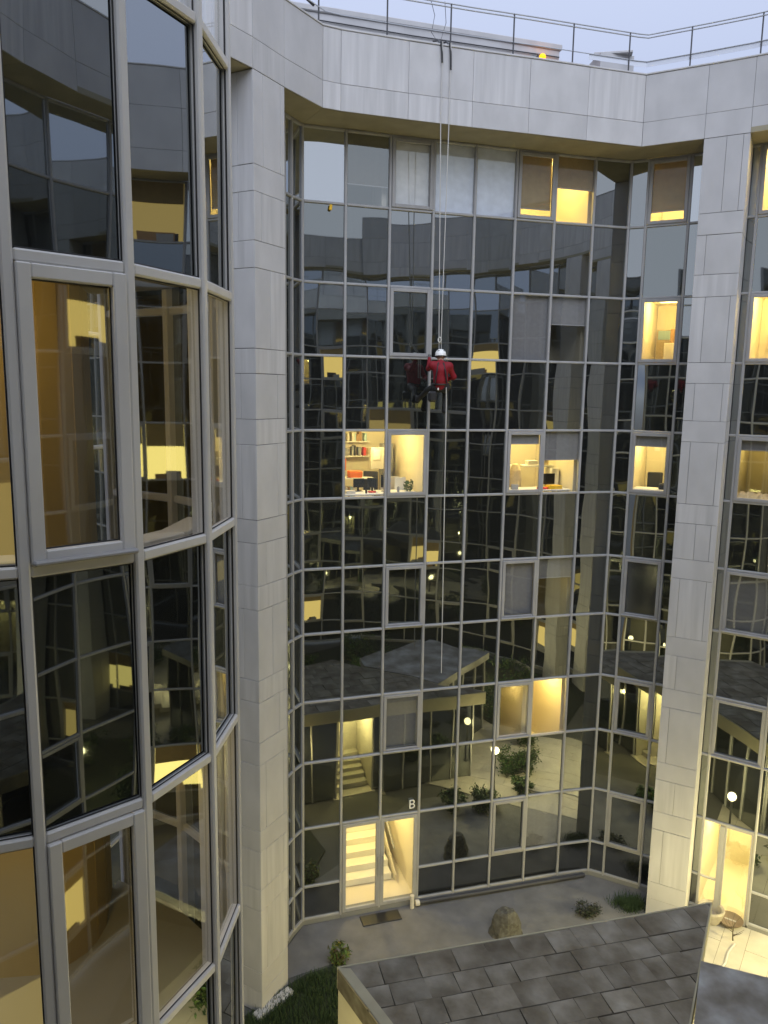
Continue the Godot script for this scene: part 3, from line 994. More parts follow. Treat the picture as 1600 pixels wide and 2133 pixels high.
func build_corner_wing() -> void:
	var w := thing("glass_corner_wing", "near rounded glass wing with grey frames on the left", "building", V(-2.6, GROUND, 5.6))
	var a := Vector2(-2.162, 4.511)
	var b := Vector2(-1.632, 5.009)
	var c := Vector2(-1.326, 5.692)
	var d := Vector2(-1.275, 6.439)
	var nodes := [Vector2(-4.3, 4.24), Vector2(-3.57, 4.24), Vector2(-2.84, 4.235), a, b, c, d, Vector2(-1.50, 7.15), Vector2(-2.1, 7.75), Vector2(-2.9, 8.2)]
	var hl := [3.9, 2.472, 0.734, -1.116, -2.868, -4.706, -6.45, -8.3, -10.05, -11.9, -13.2, -14.15]
	var s := {}
	for i in nodes.size() - 1:
		s[Vector2i(0, i)] = {"g": "plain"}
	s[Vector2i(2, 2)] = {"g": "half"}
	s[Vector2i(2, 3)] = {"g": "half", "f": true, "sill": true}
	s[Vector2i(2, 4)] = {"g": "half"}
	s[Vector2i(2, 5)] = {"g": "half"}
	s[Vector2i(4, 2)] = {"g": "half"}
	s[Vector2i(4, 3)] = {"g": "half", "f": true}
	s[Vector2i(4, 4)] = {"g": "half"}
	s[Vector2i(4, 5)] = {"g": "half"}
	for i in [2, 3, 4, 5]:
		s[Vector2i(1, i)] = {"g": "glass_near"}
		s[Vector2i(3, i)] = {"g": "glass_near"}
	M.glass_near = mat(lin(0.33, 0.35, 0.355), 0.012, 0.975)
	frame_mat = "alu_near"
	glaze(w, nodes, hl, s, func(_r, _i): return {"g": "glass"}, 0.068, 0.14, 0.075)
	frame_mat = "alu"
	# floors, ceilings and a back wall inside the wing, lit dimly
	var inner := offset_line(nodes, -0.17)
	var back := [Vector2(-4.3, 6.4), Vector2(-3.9, 6.5), Vector2(-3.55, 6.55), Vector2(-3.2, 6.6), Vector2(-3.0, 6.75), Vector2(-2.9, 6.9), Vector2(-2.85, 7.1), Vector2(-2.85, 7.3), Vector2(-2.9, 7.5), Vector2(-3.0, 7.9)]
	var poly := PackedVector2Array()
	for p in inner:
		poly.append(p)
	for i in range(back.size() - 1, -1, -1):
		poly.append(back[i])
	for h in [[2.40, 2.54], [0.92, 1.05], [-2.05, -1.9], [-2.75, -2.6], [-5.8, -5.6], [-14.25, -14.1]]:
		var m := MB.new()
		m.prism(poly, h[0], h[1])
		put("floor_slab", m.done(), M.room_dim, w, Transform3D())
	for k in back.size() - 1:
		var f := wall_frame(back[k], back[k + 1])
		var l: float = back[k].distance_to(back[k + 1])
		put("inner_wall", bx(l + 0.02, 16.6, 0.12, 0.0), M.room_warm, w, f.translated_local(Vector3(l / 2, -5.85, -0.06 - 0.003 * (k % 2))))
	# a window parapet inside the upper room and low wall boards
	for k in [2, 3, 4, 5]:
		var f := wall_frame(nodes[k], nodes[k + 1])
		var l: float = nodes[k].distance_to(nodes[k + 1])
		put("sill_board", bx(l - 0.1, 0.04, 0.22, 0.008), M.offwhite, w, f.translated_local(Vector3(l / 2, -1.10, -0.28)))
	for e in [[V(-2.75, 0.80, 5.6), 0.30, "in the brown room of the near corner wing"], [V(-2.75, -2.86, 5.6), 0.42, "in the lower room of the near corner wing"]]:
		var L := thing("ceiling_light", "ceiling light panel " + e[2], "ceiling light", e[0], "ceiling lights in lit rooms")
		put("lamp_panel", bx(0.3, 0.03, 0.2, 0.005), M.lamp, L, Transform3D(Basis(), e[0]))
		var o := OmniLight3D.new()
		o.name = "lamp_glow"
		o.light_color = Color(1.0, 0.86, 0.48)
		o.light_energy = e[1] * 0.75
		o.light_size = 0.1
		o.omni_range = 8.0
		o.omni_attenuation = 2.0
		o.shadow_enabled = true
		L.add_child(o)
		o.global_position = e[0] - Vector3(0, 0.14, 0)

func ring_spec(lit: Dictionary) -> Callable:
	return func(r: int, i: int) -> Dictionary:
		if lit.has(Vector2i(r, i)):
			return {"g": lit[Vector2i(r, i)], "f": (r + i) % 3 == 0}
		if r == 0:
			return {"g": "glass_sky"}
		if r % 2 == 0 and rng.randf() < 0.3:
			return {"g": "glass2", "f": true}
		return {"g": "glass" if rng.randf() < 0.5 else "glass2"}

func build_side_wings() -> void:
	# right wing: starts behind the right pillar
	var hn := [Vector2(8.62, 19.80), Vector2(8.934, 19.582), Vector2(10.02, 18.865), Vector2(11.0, 18.2)]
	var right := smooth_line([Vector2(11.0, 18.2), Vector2(13.4, 16.3), Vector2(15.4, 13.6), Vector2(16.6, 10.2), Vector2(16.7, 6.5), Vector2(15.4, 3.0), Vector2(12.6, 0.2)], 1.45)
	var w := thing("glass_side_wing", "dark glass wing beyond the right stone pillar with a bright doorway", "building", V(12.0, GROUND, 17.5))
	var s := {}
	s[Vector2i(0, 1)] = {"g": "plain", "f": true}
	s[Vector2i(2, 1)] = {"g": "plain", "f": true}
	s[Vector2i(4, 1)] = {"g": "clear", "f": true, "blind": ["blind_grey", 0.0, 0.16]}
	s[Vector2i(6, 1)] = {"g": "half", "f": true, "sill": true, "blind": ["blind_grey", 0.0, 1.0]}
	s[Vector2i(8, 1)] = {"g": "glass2", "f": true, "sill": true}
	s[Vector2i(10, 1)] = {"skip": true}
	s[Vector2i(11, 1)] = {"skip": true}
	s["no_transom"] = [Vector2i(11, 1), Vector2i(12, 1)]
	glaze(w, hn, T, s, dark_or_spandrel)
	var warm := Color(1.0, 0.88, 0.53)
	var yel2 := Color(1.0, 0.93, 0.64)
	room(w, hn[1], hn[2], 3.4, 6.0, 2.2, M.room, 2.6, warm, "in the top room beyond the right pillar")
	room(w, hn[1], hn[2], 0.0, 2.6, 2.2, M.room, 2.6, warm, "in the plain yellow room beyond the right pillar")
	room(w, hn[1], hn[2], -3.45, -0.9, 2.2, M.room_dim, 1.5, warm, "over the crumpled sheets beyond the right pillar")
	room(w, hn[1], hn[2], -7.0, -4.4, 1.4, M.room_dim, 0.0, warm, "")
	room(w, hn[1], hn[2], -14.2, -11.4, 3.0, M.room, 5.0, yel2, "inside the bright doorway beyond the right pillar")
	# glass side light and door of the lit doorway
	var f := wall_frame(hn[1], hn[2])
	var l: float = hn[1].distance_to(hn[2])
	cell(w, f, 0.04, 0.42, -13.15, T[10] - 0.04, {"g": "half"})
	cell(w, f, 0.04, 0.42, -14.1, -13.2, {"g": "half"})
	transom(w, f, 0.04, 0.42, -13.175, 0.05, 0.08, M.alu)
	put("mullion", bx(0.13, T[10] - GROUND - 0.1, 0.10, 0.012), M.alu, w, f.translated_local(Vector3(0.49, (T[10] + GROUND) / 2 - 0.02, -0.03)))
	var dc := f.translated_local(Vector3((0.56 + l - 0.04) / 2, (T[10] + GROUND) / 2, -0.01))
	var d := put("door", ring_frame(l - 0.6, T[10] - GROUND - 0.06, 0.05, 0.05), M.alu, w, dc)
	put("pane", pane(l - 0.7, T[10] - GROUND - 0.16, 5, 0.0005), M.half, d, dc)
	s = {}
	var lit := {}
	for e in [[0, 4, 2], [0, 5, 2], [4, 4, 3], [4, 5, 3], [6, 2, 2], [8, 6, 1], [10, 3, 3], [10, 4, 3], [10, 8, 1], [2, 11, 1], [8, 13, 1], [4, 14, 2]]:
		lit[Vector2i(e[0], e[1])] = ["", "litwin", "litwin2", "litwin3"][e[2]]
	glaze(w, right, T, {}, ring_spec(lit))
	var all := hn.slice(0, 3) + right
	for i in all.size() - 1:
		var ff := wall_frame(all[i], all[i + 1])
		var ll: float = all[i].distance_to(all[i + 1])
		if i != 1:
			put("plinth", bx(ll, 0.16, 0.3, 0.01), M.core, w, ff.translated_local(Vector3(ll / 2, GROUND + 0.045, -0.13 + 0.003 * (i % 2))))
	var rf := [Vector2(8.296, 18.836)] + offset_line(all.slice(2), 0.95)
	var gl := [Vector2(8.75, 19.72)] + all.slice(2)
	soffit(w, gl, rf, 6.0)
	parapet("stone parapet band running on from the right pillar out of view", rf.slice(0, 5), 6.0, 7.65, V(10.5, 6, 16.5), [6.55], 0.35, 1.5)
	parapet("tall stone parapet curving round the right side of the court", rf.slice(4), 6.0, 8.7, V(14.5, 6, 10), [6.55, 7.65], 0.35, 1.5)
	# rear wing, under the camera's own window
	var rear := smooth_line([Vector2(12.6, 0.2), Vector2(9.5, -1.3), Vector2(5.5, -1.6), Vector2(1.5, -1.3), Vector2(-2.0, -1.2), Vector2(-4.3, -1.2)], 1.45)
	var w2 := thing("glass_rear_wing", "dark glass wing under the viewpoint that shows only as a reflection", "building", V(3.0, GROUND, -1.5))
	lit = {}
	for e in [[2, 1, 1], [4, 3, 1], [6, 6, 2], [8, 4, 1], [4, 9, 2], [10, 2, 1], [8, 9, 2]]:
		lit[Vector2i(e[0], e[1])] = ["", "litwin", "litwin2", "litwin3"][e[2]]
	glaze(w2, rear, T, {}, ring_spec(lit))
	glaze(w2, [Vector2(-4.3, -1.2), Vector2(-4.3, 0.6), Vector2(-4.3, 2.4), Vector2(-4.3, 4.2)], [6.0, 2.5, -0.98, -4.46, -7.967, -11.48, -14.11], {}, func(_r, _i): return {"g": "glass"})
	var rrf := offset_line(rear, 0.75)
	rrf = rrf.filter(func(p): return p.length() > 0.9 or true)
	# the face of the rear wing stays behind the camera
	for i in rrf.size():
		rrf[i].y = minf(rrf[i].y, -0.35) if absf(rrf[i].x) < 3.0 else rrf[i].y
	soffit(w2, rear, rrf, 6.0)
	parapet("stone parapet over the viewpoint seen only in the glass", rrf, 6.0, 7.65, V(3, 6, -0.7), [6.55], 0.35, 1.5)
	# left side of the court behind the corner wing
	var west := [Vector2(-4.6, 8.5), Vector2(-4.9, 10.2), Vector2(-4.8, 12.0), Vector2(-4.35, 13.7), Vector2(-3.75, 15.3), Vector2(-3.1, 16.75), Vector2(-2.42, 17.9)]
	var w3 := thing("glass_west_wing", "narrow strip of dark glass wall between the corner wing and the left pillar", "building", V(-4.5, GROUND, 13))
	glaze(w3, west, T, {}, dark_or_spandrel)
	# pillars
	pillar("left stone clad pillar standing beside the near rounded wing", Vector2(-2.62, 15.68), Vector2(-2.14, 16.58), 1.02, GROUND, 5.995)
	pillar("right stone clad pillar lit warm at its foot", Vector2(7.424, 19.322), Vector2(8.296, 18.836), 0.95, GROUND, 5.995)
	var k := 0
	var words := ["seen in the glass far right", "seen in the glass right of the garden", "seen in the glass at the back corner"]
	for i in [5, 9]:
		var n: Vector2 = (rf[i + 1] - rf[i]).normalized()
		pillar("stone clad pillar of the side wing " + words[k], rf[i], rf[i] + n * 1.0, 0.9, GROUND, 5.995)
		k += 1
	for x in [3.8]:
		pillar("stone clad pillar under the wing of the viewpoint", Vector2(x, -0.85), Vector2(x - 1.0, -0.8), 0.7, GROUND, 5.995)

func face_z(x: float) -> float:
	if x > 8.296:
		return lerpf(18.836, 17.4, (x - 8.296) / 2.1)
	for i in FACE.size() - 1:
		if FACE[i].x <= x and x <= FACE[i + 1].x:
			return lerpf(FACE[i].y, FACE[i + 1].y, (x - FACE[i].x) / (FACE[i + 1].x - FACE[i].x))
	return FACE[-1].y

func build_roof_things() -> void:
	parapet("pale stone parapet band crowning the main glass facade", FACE, 6.0, 7.65, V(2, 6, 19), [6.55])
	# railing
	var r := thing("roof_railing", "thin grey safety railing along the roof edge", "railing", V(3, 7.65, 19.8))
	var xs := [-3.0, -1.55, -0.1, 1.33, 2.81, 4.28, 5.73, 7.08, 8.4, 9.7]
	var line := []
	for x in xs:
		var m := MB.new()
		var p := V(x, 7.65, face_z(x) + 0.15)
		m.tube([p, p + Vector3(0, 0.93, 0)], 0.018, 8)
		put("post", m.done(), M.metal_dark, r, Transform3D())
	var pts := []
	for x in [-4.2, -3.3, -2.6, -2.1, -1.42, -1.05, 0.4, 1.87, 3.23, 4.7, 5.6, 5.95, 6.2, 6.45, 6.9, 7.4, 8.25, 9.2, 10.2]:
		pts.append(Vector2(x, face_z(x) + 0.15))
	for h in [0.93, 0.86, 0.33]:
		var m := MB.new()
		var q := []
		for p in pts:
			q.append(V(p.x, 7.65 + h, p.y))
		m.tube(q, 0.016 if h > 0.5 else 0.012, 6)
		put("rail", m.done(), M.rail, r, Transform3D())
	var strip := MB.new()
	for i in range(9, pts.size() - 1):
		var a: Vector2 = pts[i]
		var b: Vector2 = pts[i + 1]
		strip.quad(V(a.x, 7.86, a.y + 0.01), V(b.x, 7.86, b.y + 0.01), V(b.x, 7.98, b.y + 0.01), V(a.x, 7.98, a.y + 0.01), V(0, 0, -1))
		strip.quad(V(a.x, 7.86, a.y + 0.014), V(b.x, 7.86, b.y + 0.014), V(b.x, 7.98, b.y + 0.014), V(a.x, 7.98, a.y + 0.014), V(0, 0, 1))
	put("kick_strip", strip.done(), M.kick, r, Transform3D())
	# roof structures behind the edge
	var f := wall_frame(Vector2(-2.35, 19.55), Vector2(4.43, 21.6))
	var ph := thing("rooftop_block", "long low plastered roof block behind the railing", "roof block", V(1.0, 7.0, 20.8))
	put("wall", bx(7.05, 1.8, 3.0, 0.02), M.stone0, ph, f.translated_local(Vector3(3.5, 7.9, -1.5)))
	put("roof_edge", bx(7.15, 0.14, 3.1, 0.02), M.stone2, ph, f.translated_local(Vector3(3.5, 8.86, -1.5)))
	var cab := MB.new()
	cab.tube([f * Vector3(0.1, 8.62, 0.03), f * Vector3(3.0, 8.59, 0.03), f * Vector3(7.0, 8.62, 0.03)], 0.014, 6)
	put("cable", cab.done(), M.metal_dark, ph, Transform3D())
	var sb := MB.new()
	sb.prism(PackedVector2Array([Vector2(5.42, 21.5), Vector2(6.35, 21.7), Vector2(6.35, 22.6), Vector2(5.3, 22.4)]), 7.0, 8.74)
	var sbt := thing("roof_hatch_block", "small square concrete block near the roof corner", "roof block", V(5.9, 7.0, 22))
	put("wall", sb.done(), M.stone2, sbt, Transform3D())
	put("cap", bx(0.98, 0.06, 1.0, 0.01), M.stone0, sbt, Transform3D(Basis(Vector3.UP, -0.2), V(5.86, 8.77, 22.05)))
	# amber lamp
	var L := thing("roof_lamp", "small glowing amber lamp on the roof block wall", "lamp", V(3.84, 8.4, 21.32))
	var sp := SphereMesh.new()
	sp.radius = 0.085
	sp.height = 0.17
	put("lamp_globe", sp, M.amber, L, Transform3D(Basis(), V(3.87, 8.50, 21.25)))
	put("lamp_holder", bx(0.06, 0.16, 0.16, 0.01), M.metal_dark, L, Transform3D(Basis(), V(3.77, 8.50, 21.34)))
	var o := OmniLight3D.new()
	o.name = "amber_light"
	o.light_color = Color(1.0, 0.6, 0.05)
	o.light_energy = 0.05
	o.light_size = 0.08
	o.omni_range = 5.0
	o.omni_attenuation = 2.0
	o.shadow_enabled = true
	L.add_child(o)
	o.global_position = V(3.87, 8.50, 21.25)
	# straps over the edge that carry the ropes
	for k in 2:
		var x: float = [1.10, 1.30][k]
		var z := face_z(x)
		var m := MB.new()
		m.tube([V(x - 0.10 - 0.25 * k, 8.25 - 0.1 * k, z + 1.3), V(x - 0.02, 7.98, z + 0.6), V(x, 7.70, z + 0.12), V(x + 0.005, 7.69, z - 0.03), V(x + 0.03, 7.45, z - 0.045), V(x + 0.04, 7.25 - 0.12 * k, z - 0.045)], 0.022, 8)
		solo("edge_strap", m.done(), M.black, Transform3D(), ["black strap hanging over the parapet above the climber, left and shorter one", "black strap hanging over the parapet above the climber, right and longer one"][k], "strap", "straps over the parapet")
	var w := MB.new()
	var zz := face_z(1.0)
	w.tube([V(0.92, 9.3, zz + 1.6), V(1.02, 8.85, zz + 1.4), V(0.95, 8.45, zz + 1.35), V(1.12, 8.0, zz + 0.9), V(1.28, 8.6, zz + 1.2), V(1.26, 9.2, zz + 1.5)], 0.008, 5)
	solo("loose_wire", w.done(), M.metal_dark, Transform3D(), "thin dark wire looping up from the roof above the straps", "wire")
	var w2 := MB.new()
	w2.tube([V(-2.35, 8.35, 16.5), V(-2.0, 8.05, 17.0), V(-1.65, 7.98, 17.6)], 0.03, 6)
	solo("roof_hose", w2.done(), M.black, Transform3D(), "black hose lying over the left corner of the roof edge", "hose")
	# yellow tag under a transom
	var ff := wall_frame(F[2], F[3])
	var tg := MB.new()
	tg.box(Vector3.ZERO, Vector3(0.07, 0.13, 0.03), 0.012, Basis(Vector3.BACK, -0.15))
	solo("yellow_tag", tg.done(), M.yellow, ff.translated_local(Vector3(0.66, 4.22, 0.05)), "small bright yellow tag under a top floor transom", "tag")

func build_pavilion() -> void:
	var H := -10.9
	var t := thing("entrance_pavilion", "low flat roofed pavilion with worn stone pavers on its roof", "building", V(3.5, GROUND, 13.0))
	var A := Vector2(-0.751, 13.145)
	var B := Vector2(7.247, 15.221)
	var C := Vector2(6.317, 13.487)
	var D := Vector2(5.1, 11.2)
	var E := Vector2(4.4, 9.6)
	var G := Vector2(1.43, 9.6)
	var poly := PackedVector2Array([A, B, C, D, E, G])
	var m := MB.new()
	m.prism(poly, H - 0.45, H - 0.05)
	put("roof_slab", m.done(), M.mortar, t, Transform3D())
	# walls below
	var inner := PackedVector2Array([A + Vector2(0.02, -0.02), A + Vector2(0.25, -0.02), G + Vector2(0.25, 0.05), G + Vector2(0.02, 0.05)])
	m = MB.new()
	m.prism(inner, GROUND, H - 0.0)
	put("side_wall", m.done(), M.render_wall, t, Transform3D())
	# dark glazed walls all round, with a lit recess in the face towards the big glass facade
	for e in [[Vector2(6.9, 14.95), Vector2(3.55, 14.08)], [Vector2(2.15, 13.72), Vector2(-0.55, 13.02)], [Vector2(6.1, 13.35), Vector2(6.9, 14.95)], [Vector2(4.9, 11.1), Vector2(6.1, 13.35)]]:
		var f := wall_frame(e[0], e[1])
		var l: float = e[0].distance_to(e[1])
		put("glazed_wall", bx(l, 2.85, 0.08, 0.01), M.glass2, t, f.translated_local(Vector3(l / 2, -12.8, -0.04)))
		var k := 0.0
		while k < l + 0.01:
			put("glazing_bar", bx(0.05, 2.85, 0.06, 0.008), M.alu, t, f.translated_local(Vector3(clampf(k, 0.03, l - 0.03), -12.8, 0.02)))
			k += maxf(0.8, l / roundf(l / 0.9))
	var rec := room(t, Vector2(3.55, 14.08), Vector2(2.15, 13.72), GROUND + 0.02, -11.38, 1.7, M.paving2, 7.0, Color(1.0, 0.93, 0.60), "in the lit recess of the pavilion front", 0.02)
	for k in 5:
		put("step", bx(1.36, 0.17, 0.36, 0.01), M.paving2, t, rec.translated_local(Vector3(0.728, GROUND + 0.11 + 0.172 * k, -0.5 - 0.26 * k)))
	var wl := thing("wall_lamp", "small lamp on the pavilion front near its left corner", "lamp", V(0.7, -12.2, 13.45))
	put("lamp_bowl", bx(0.16, 0.12, 0.12, 0.03), M.globe, wl, Transform3D(Basis(), V(0.7, -12.2, 13.52)))
	put("lamp_plate", bx(0.2, 0.2, 0.03, 0.008), M.metal_dark, wl, Transform3D(Basis(), V(0.7, -12.2, 13.42)))
	var wo := OmniLight3D.new()
	wo.name = "lamp_glow"
	wo.light_color = Color(1.0, 0.9, 0.58)
	wo.light_energy = 1.2
	wo.light_size = 0.06
	wo.omni_range = 10.0
	wo.omni_attenuation = 2.0
	wo.shadow_enabled = true
	wl.add_child(wo)
	wo.global_position = V(0.7, -12.2, 13.66)
	# edge fascia
	for e in [[A, B], [B, C], [C, D]]:
		var f := wall_frame(e[0], e[1])
		var l: float = e[0].distance_to(e[1])
		put("edge_board", bx(l, 0.46, 0.04, 0.008), M.render_wall, t, f.translated_local(Vector3(l / 2, H - 0.24, -0.018)))
	# pavers
	var u := (B - A).normalized()
	var v := Vector2(u.y, -u.x)
	var n := 0
	var y := 0.02
	var row := 0
	while y < 5.6 and n < 260:
		var dy: float = [0.60, 0.52, 0.58, 0.50, 0.62, 0.54, 0.56, 0.6][row % 8]
		var x := -1.0 - 0.31 * (row % 3)
		while x < 9.0:
			var dx := rng.randf_range(0.42, 0.78)
			var g := rng.randf_range(0.004, 0.016)
			var q := PackedVector2Array([A + u * (x + g) + v * (y + g), A + u * (x + dx) + v * (y + g + rng.randf_range(-0.01, 0.015)), A + u * (x + dx + rng.randf_range(-0.02, 0.02)) + v * (y + dy - g), A + u * (x + g) + v * (y + dy - g)])
			var cut := Geometry2D.intersect_polygons(q, poly)
			if cut.size() == 1 and cut[0].size() >= 3:
				var pm := MB.new()
				pm.prism(cut[0], H - 0.055, H - rng.randf_range(0.0, 0.012))
				put("paver", pm.done(), M["paver%d" % (rng.randi() % 5)], t, Transform3D())
				n += 1
			x += dx
		y += dy
		row += 1
	# smooth concrete roof next to it
	var t2 := thing("concrete_canopy", "smooth blue grey concrete canopy roof beside the paver roof", "canopy", V(7.0, GROUND, 11.8))
	m = MB.new()
	var poly2 := PackedVector2Array([C + Vector2(0.01, -0.03), Vector2(7.448, 13.04), Vector2(10.2, 12.03), Vector2(9.0, 9.3), Vector2(5.6, 10.2), D + Vector2(0.1, -0.05)])
	m.prism(poly2, H - 0.25, H + 0.01)
	put("roof_slab", m.done(), M.slab_blue, t2, Transform3D())
	for e in [[Vector2(7.5, 12.85), Vector2(6.45, 13.25)], [Vector2(9.95, 11.95), Vector2(7.5, 12.85)], [Vector2(8.85, 9.5), Vector2(9.95, 11.95)]]:
		var f := wall_frame(e[0], e[1])
		var l: float = e[0].distance_to(e[1])
		put("glazed_wall", bx(l, 3.1, 0.08, 0.01), M.glass2, t2, f.translated_local(Vector3(l / 2, -12.7, -0.04)))
		for k in 4:
			put("glazing_bar", bx(0.05, 3.1, 0.06, 0.008), M.alu, t2, f.translated_local(Vector3(0.03 + (l - 0.06) * k / 3.0, -12.7, 0.02)))

func build_court_things() -> void:
	# grass in the dark bed
	var mm := MultiMesh.new()
	mm.transform_format = MultiMesh.TRANSFORM_3D
	mm.use_colors = true
	var bl := MB.new()
	for k in 5:
		var a := TAU * k / 5.0
		var o := Vector3(cos(a), 0, sin(a)) * 0.05
		var s := Vector3(-sin(a), 0, cos(a)) * 0.008
		bl.quad(o - s, o + s, o * 2.2 + s * 0.4 + Vector3(0, 0.14, 0), o * 2.2 - s * 0.4 + Vector3(0, 0.14, 0), Vector3(cos(a), 0.4, sin(a)))
	mm.mesh = bl.done()
	var bed := PackedVector2Array([Vector2(-4.6, 10), Vector2(0.8, 10), Vector2(-0.6, 13.6), Vector2(-0.2, 15.6), Vector2(-1.05, 17.1), Vector2(-1.75, 16.8), Vector2(-2.3, 16.2), Vector2(-4, 14.2)])
	var spots := []
	while spots.size() < 6000:
		var p := Vector2(rng.randf_range(-4.6, 0.8), rng.randf_range(10, 17.1))
		if Geometry2D.is_point_in_polygon(p, bed):
			spots.append([p, GROUND + 0.03, 1.0])
	for k in 420: # a tuft of grass at the foot of the right pillar
		var p := Vector2(7.15, 19.75) + Vector2(rng.randfn() * 0.22, rng.randfn() * 0.16)
		spots.append([p, GROUND, 0.6])
	mm.instance_count = spots.size()
	for i in spots.size():
		var sc: float = rng.randf_range(0.6, 1.4) * spots[i][2]
		mm.set_instance_transform(i, Transform3D(Basis(Vector3.UP, rng.randf() * TAU).scaled(Vector3(1, sc, 1)), V(spots[i][0].x, spots[i][1], spots[i][0].y)))
		var g := rng.randf_range(0.6, 1.2)
		mm.set_instance_color(i, Color(0.035 * g, 0.065 * g, 0.018 * g))
	var gi := MultiMeshInstance3D.new()
	gi.name = "grass"
	gi.multimesh = mm
	gi.material_override = M.grass
	add_child(gi)
	gi.set_meta("label", "dark green grass of the shaded bed below the left pillar")
	gi.set_meta("category", "grass")
	gi.set_meta("kind", "stuff")
	var greens := [Color(0.05, 0.09, 0.02), Color(0.07, 0.11, 0.03), Color(0.035, 0.07, 0.02)]
	shrub("small leafy green plant at the corner of the paver roof", V(-0.95, GROUND, 17.3), Vector3(0.26, 0.3, 0.24), 11, 260, 0.15, [Color(0.10, 0.13, 0.03), Color(0.08, 0.10, 0.03)], "leafy_plant")
	shrub("low round dark clump on the pale path left of the right pillar", V(5.83, GROUND, 19.3), Vector3(0.36, 0.16, 0.3), 12, 900, 0.07, [Color(0.03, 0.035, 0.02), Color(0.04, 0.045, 0.025)], "low_clump")
	# dark tapered boulder
	var rk := MB.new()
	var prof := []
	var q := RandomNumberGenerator.new()
	q.seed = 9
	var rings := []
	for j in 7:
		var ring := []
		for k in 12:
			var a := TAU * k / 12.0
			var r: float = [0.42, 0.40, 0.36, 0.31, 0.26, 0.19, 0.0][j] * (1.0 + q.randf_range(-0.10, 0.10))
			ring.append(Vector3(cos(a) * r * 1.05, [0.0, 0.15, 0.32, 0.48, 0.60, 0.68, 0.70][j] + q.randf_range(-0.02, 0.02), sin(a) * r * 0.8))
		rings.append(ring)
	for j in 6:
		for k in 12:
			var a: Vector3 = rings[j][k]
			var b: Vector3 = rings[j][(k + 1) % 12]
			var c: Vector3 = rings[j + 1][(k + 1) % 12]
			var d: Vector3 = rings[j + 1][k]
			rk.quad(a, b, c, d, (a + b + c + d) / 4 - Vector3(0, 0.25, 0))
	solo("boulder", rk.done(), M.rock, Transform3D(Basis(), V(3.42, GROUND, 18.5)), "dark tapered boulder standing on the pale path behind the pavilion", "rock")
	solo("kerb_stone", bx(1.1, 0.16, 0.24, 0.03), M.stone3, wall_frame(Vector2(-2.95, 15.45), Vector2(-2.0, 16.55)).translated_local(Vector3(0.72, GROUND + 0.07, 0.12)), "pale kerb stone at the foot of the left pillar", "kerb")
	# door mat and pipe
	var f := wall_frame(F[3], F[5])
	solo("door_mat", bx(1.1, 0.03, 0.4, 0.008), M.black, f.translated_local(Vector3(1.05, GROUND + 0.018, 0.35)), "dark mat in front of the double door", "mat")
	var pm := MB.new()
	var g0 := wall_frame(F[5], F[10])
	pm.tube([g0 * Vector3(0.0, GROUND + 0.12, 0.16), g0 * Vector3(2.0, GROUND + 0.09, 0.14), g0 * Vector3(5.2, GROUND + 0.08, 0.12)], 0.06, 10)
	var pipe := thing("drain_pipe", "dark pipe lying along the foot of the glass right of the door", "pipe", g0 * Vector3(0, GROUND, 0.15))
	put("pipe_run", pm.done(), M.metal_dark, pipe, Transform3D())
	var pe := MB.new()
	pe.tube([g0 * Vector3(-0.09, GROUND + 0.12, 0.16), g0 * Vector3(0.02, GROUND + 0.12, 0.16)], 0.085, 12)
	pe.tube([g0 * Vector3(-0.2, GROUND + 0.02, 0.2), g0 * Vector3(-0.2, GROUND + 0.4, 0.2)], 0.06, 10)
	put("pipe_end", pe.done(), M.offwhite, pipe, Transform3D())
	# bowls beside the right pillar
	var ring := MB.new()
	ring.lathe([Vector2(0.18, 0), Vector2(0.27, 0.05), Vector2(0.34, 0.28), Vector2(0.36, 0.36), Vector2(0.33, 0.40), Vector2(0.27, 0.37), Vector2(0.20, 0.16), Vector2(0.0, 0.14)], Vector3.ZERO, 28)
	solo("planter_bowl", ring.done(), M.terracotta, Transform3D(Basis(), V(9.15, GROUND + 0.004, 19.15)), "round pale empty planter bowl at the foot of the right pillar", "planter")
	var bowl := MB.new()
	bowl.lathe([Vector2(0.0, 0), Vector2(0.2, 0.02), Vector2(0.32, 0.12), Vector2(0.34, 0.16), Vector2(0.30, 0.14), Vector2(0.16, 0.05), Vector2(0.0, 0.05)], Vector3.ZERO, 28)
	solo("dish", bowl.done(), M.bowl, Transform3D(Basis(), V(9.62, GROUND + 0.01, 19.0)), "shallow brown dish on the lit paving near the planter bowl", "dish")
	# sapling and hose
	var tr := thing("bare_sapling", "leafless little sapling on the brightly lit paving", "plant", V(9.42, GROUND, 18.35))
	var st := MB.new()
	st.tube([V(9.42, GROUND, 18.35), V(9.40, GROUND + 0.25, 18.36), V(9.45, GROUND + 0.5, 18.40)], 0.018, 6, 0.01)
	put("trunk", st.done(), M.bark, tr, Transform3D())
	for k in 9:
		var a := TAU * k / 9.0
		var tw := MB.new()
		var p0 := V(9.41, GROUND + 0.12 + 0.035 * k, 18.36)
		tw.tube([p0, p0 + Vector3(cos(a) * 0.14, 0.1, sin(a) * 0.14), p0 + Vector3(cos(a + 0.3) * 0.26, 0.26, sin(a + 0.3) * 0.26)], 0.009, 5, 0.003)
		put("twig", tw.done(), M.bark, tr, Transform3D())
	var hz := MB.new()
	hz.tube([V(9.40, GROUND + 0.03, 18.2), V(9.1, GROUND + 0.03, 17.9), V(8.85, GROUND + 0.03, 17.5), V(8.6, GROUND + 0.03, 17.25), V(8.2, GROUND + 0.03, 16.9), V(7.9, GROUND + 0.03, 16.3)], 0.03, 8)
	solo("garden_hose", hz.done(), M.rope, Transform3D(), "white hose running from the sapling under the canopy roof", "hose")
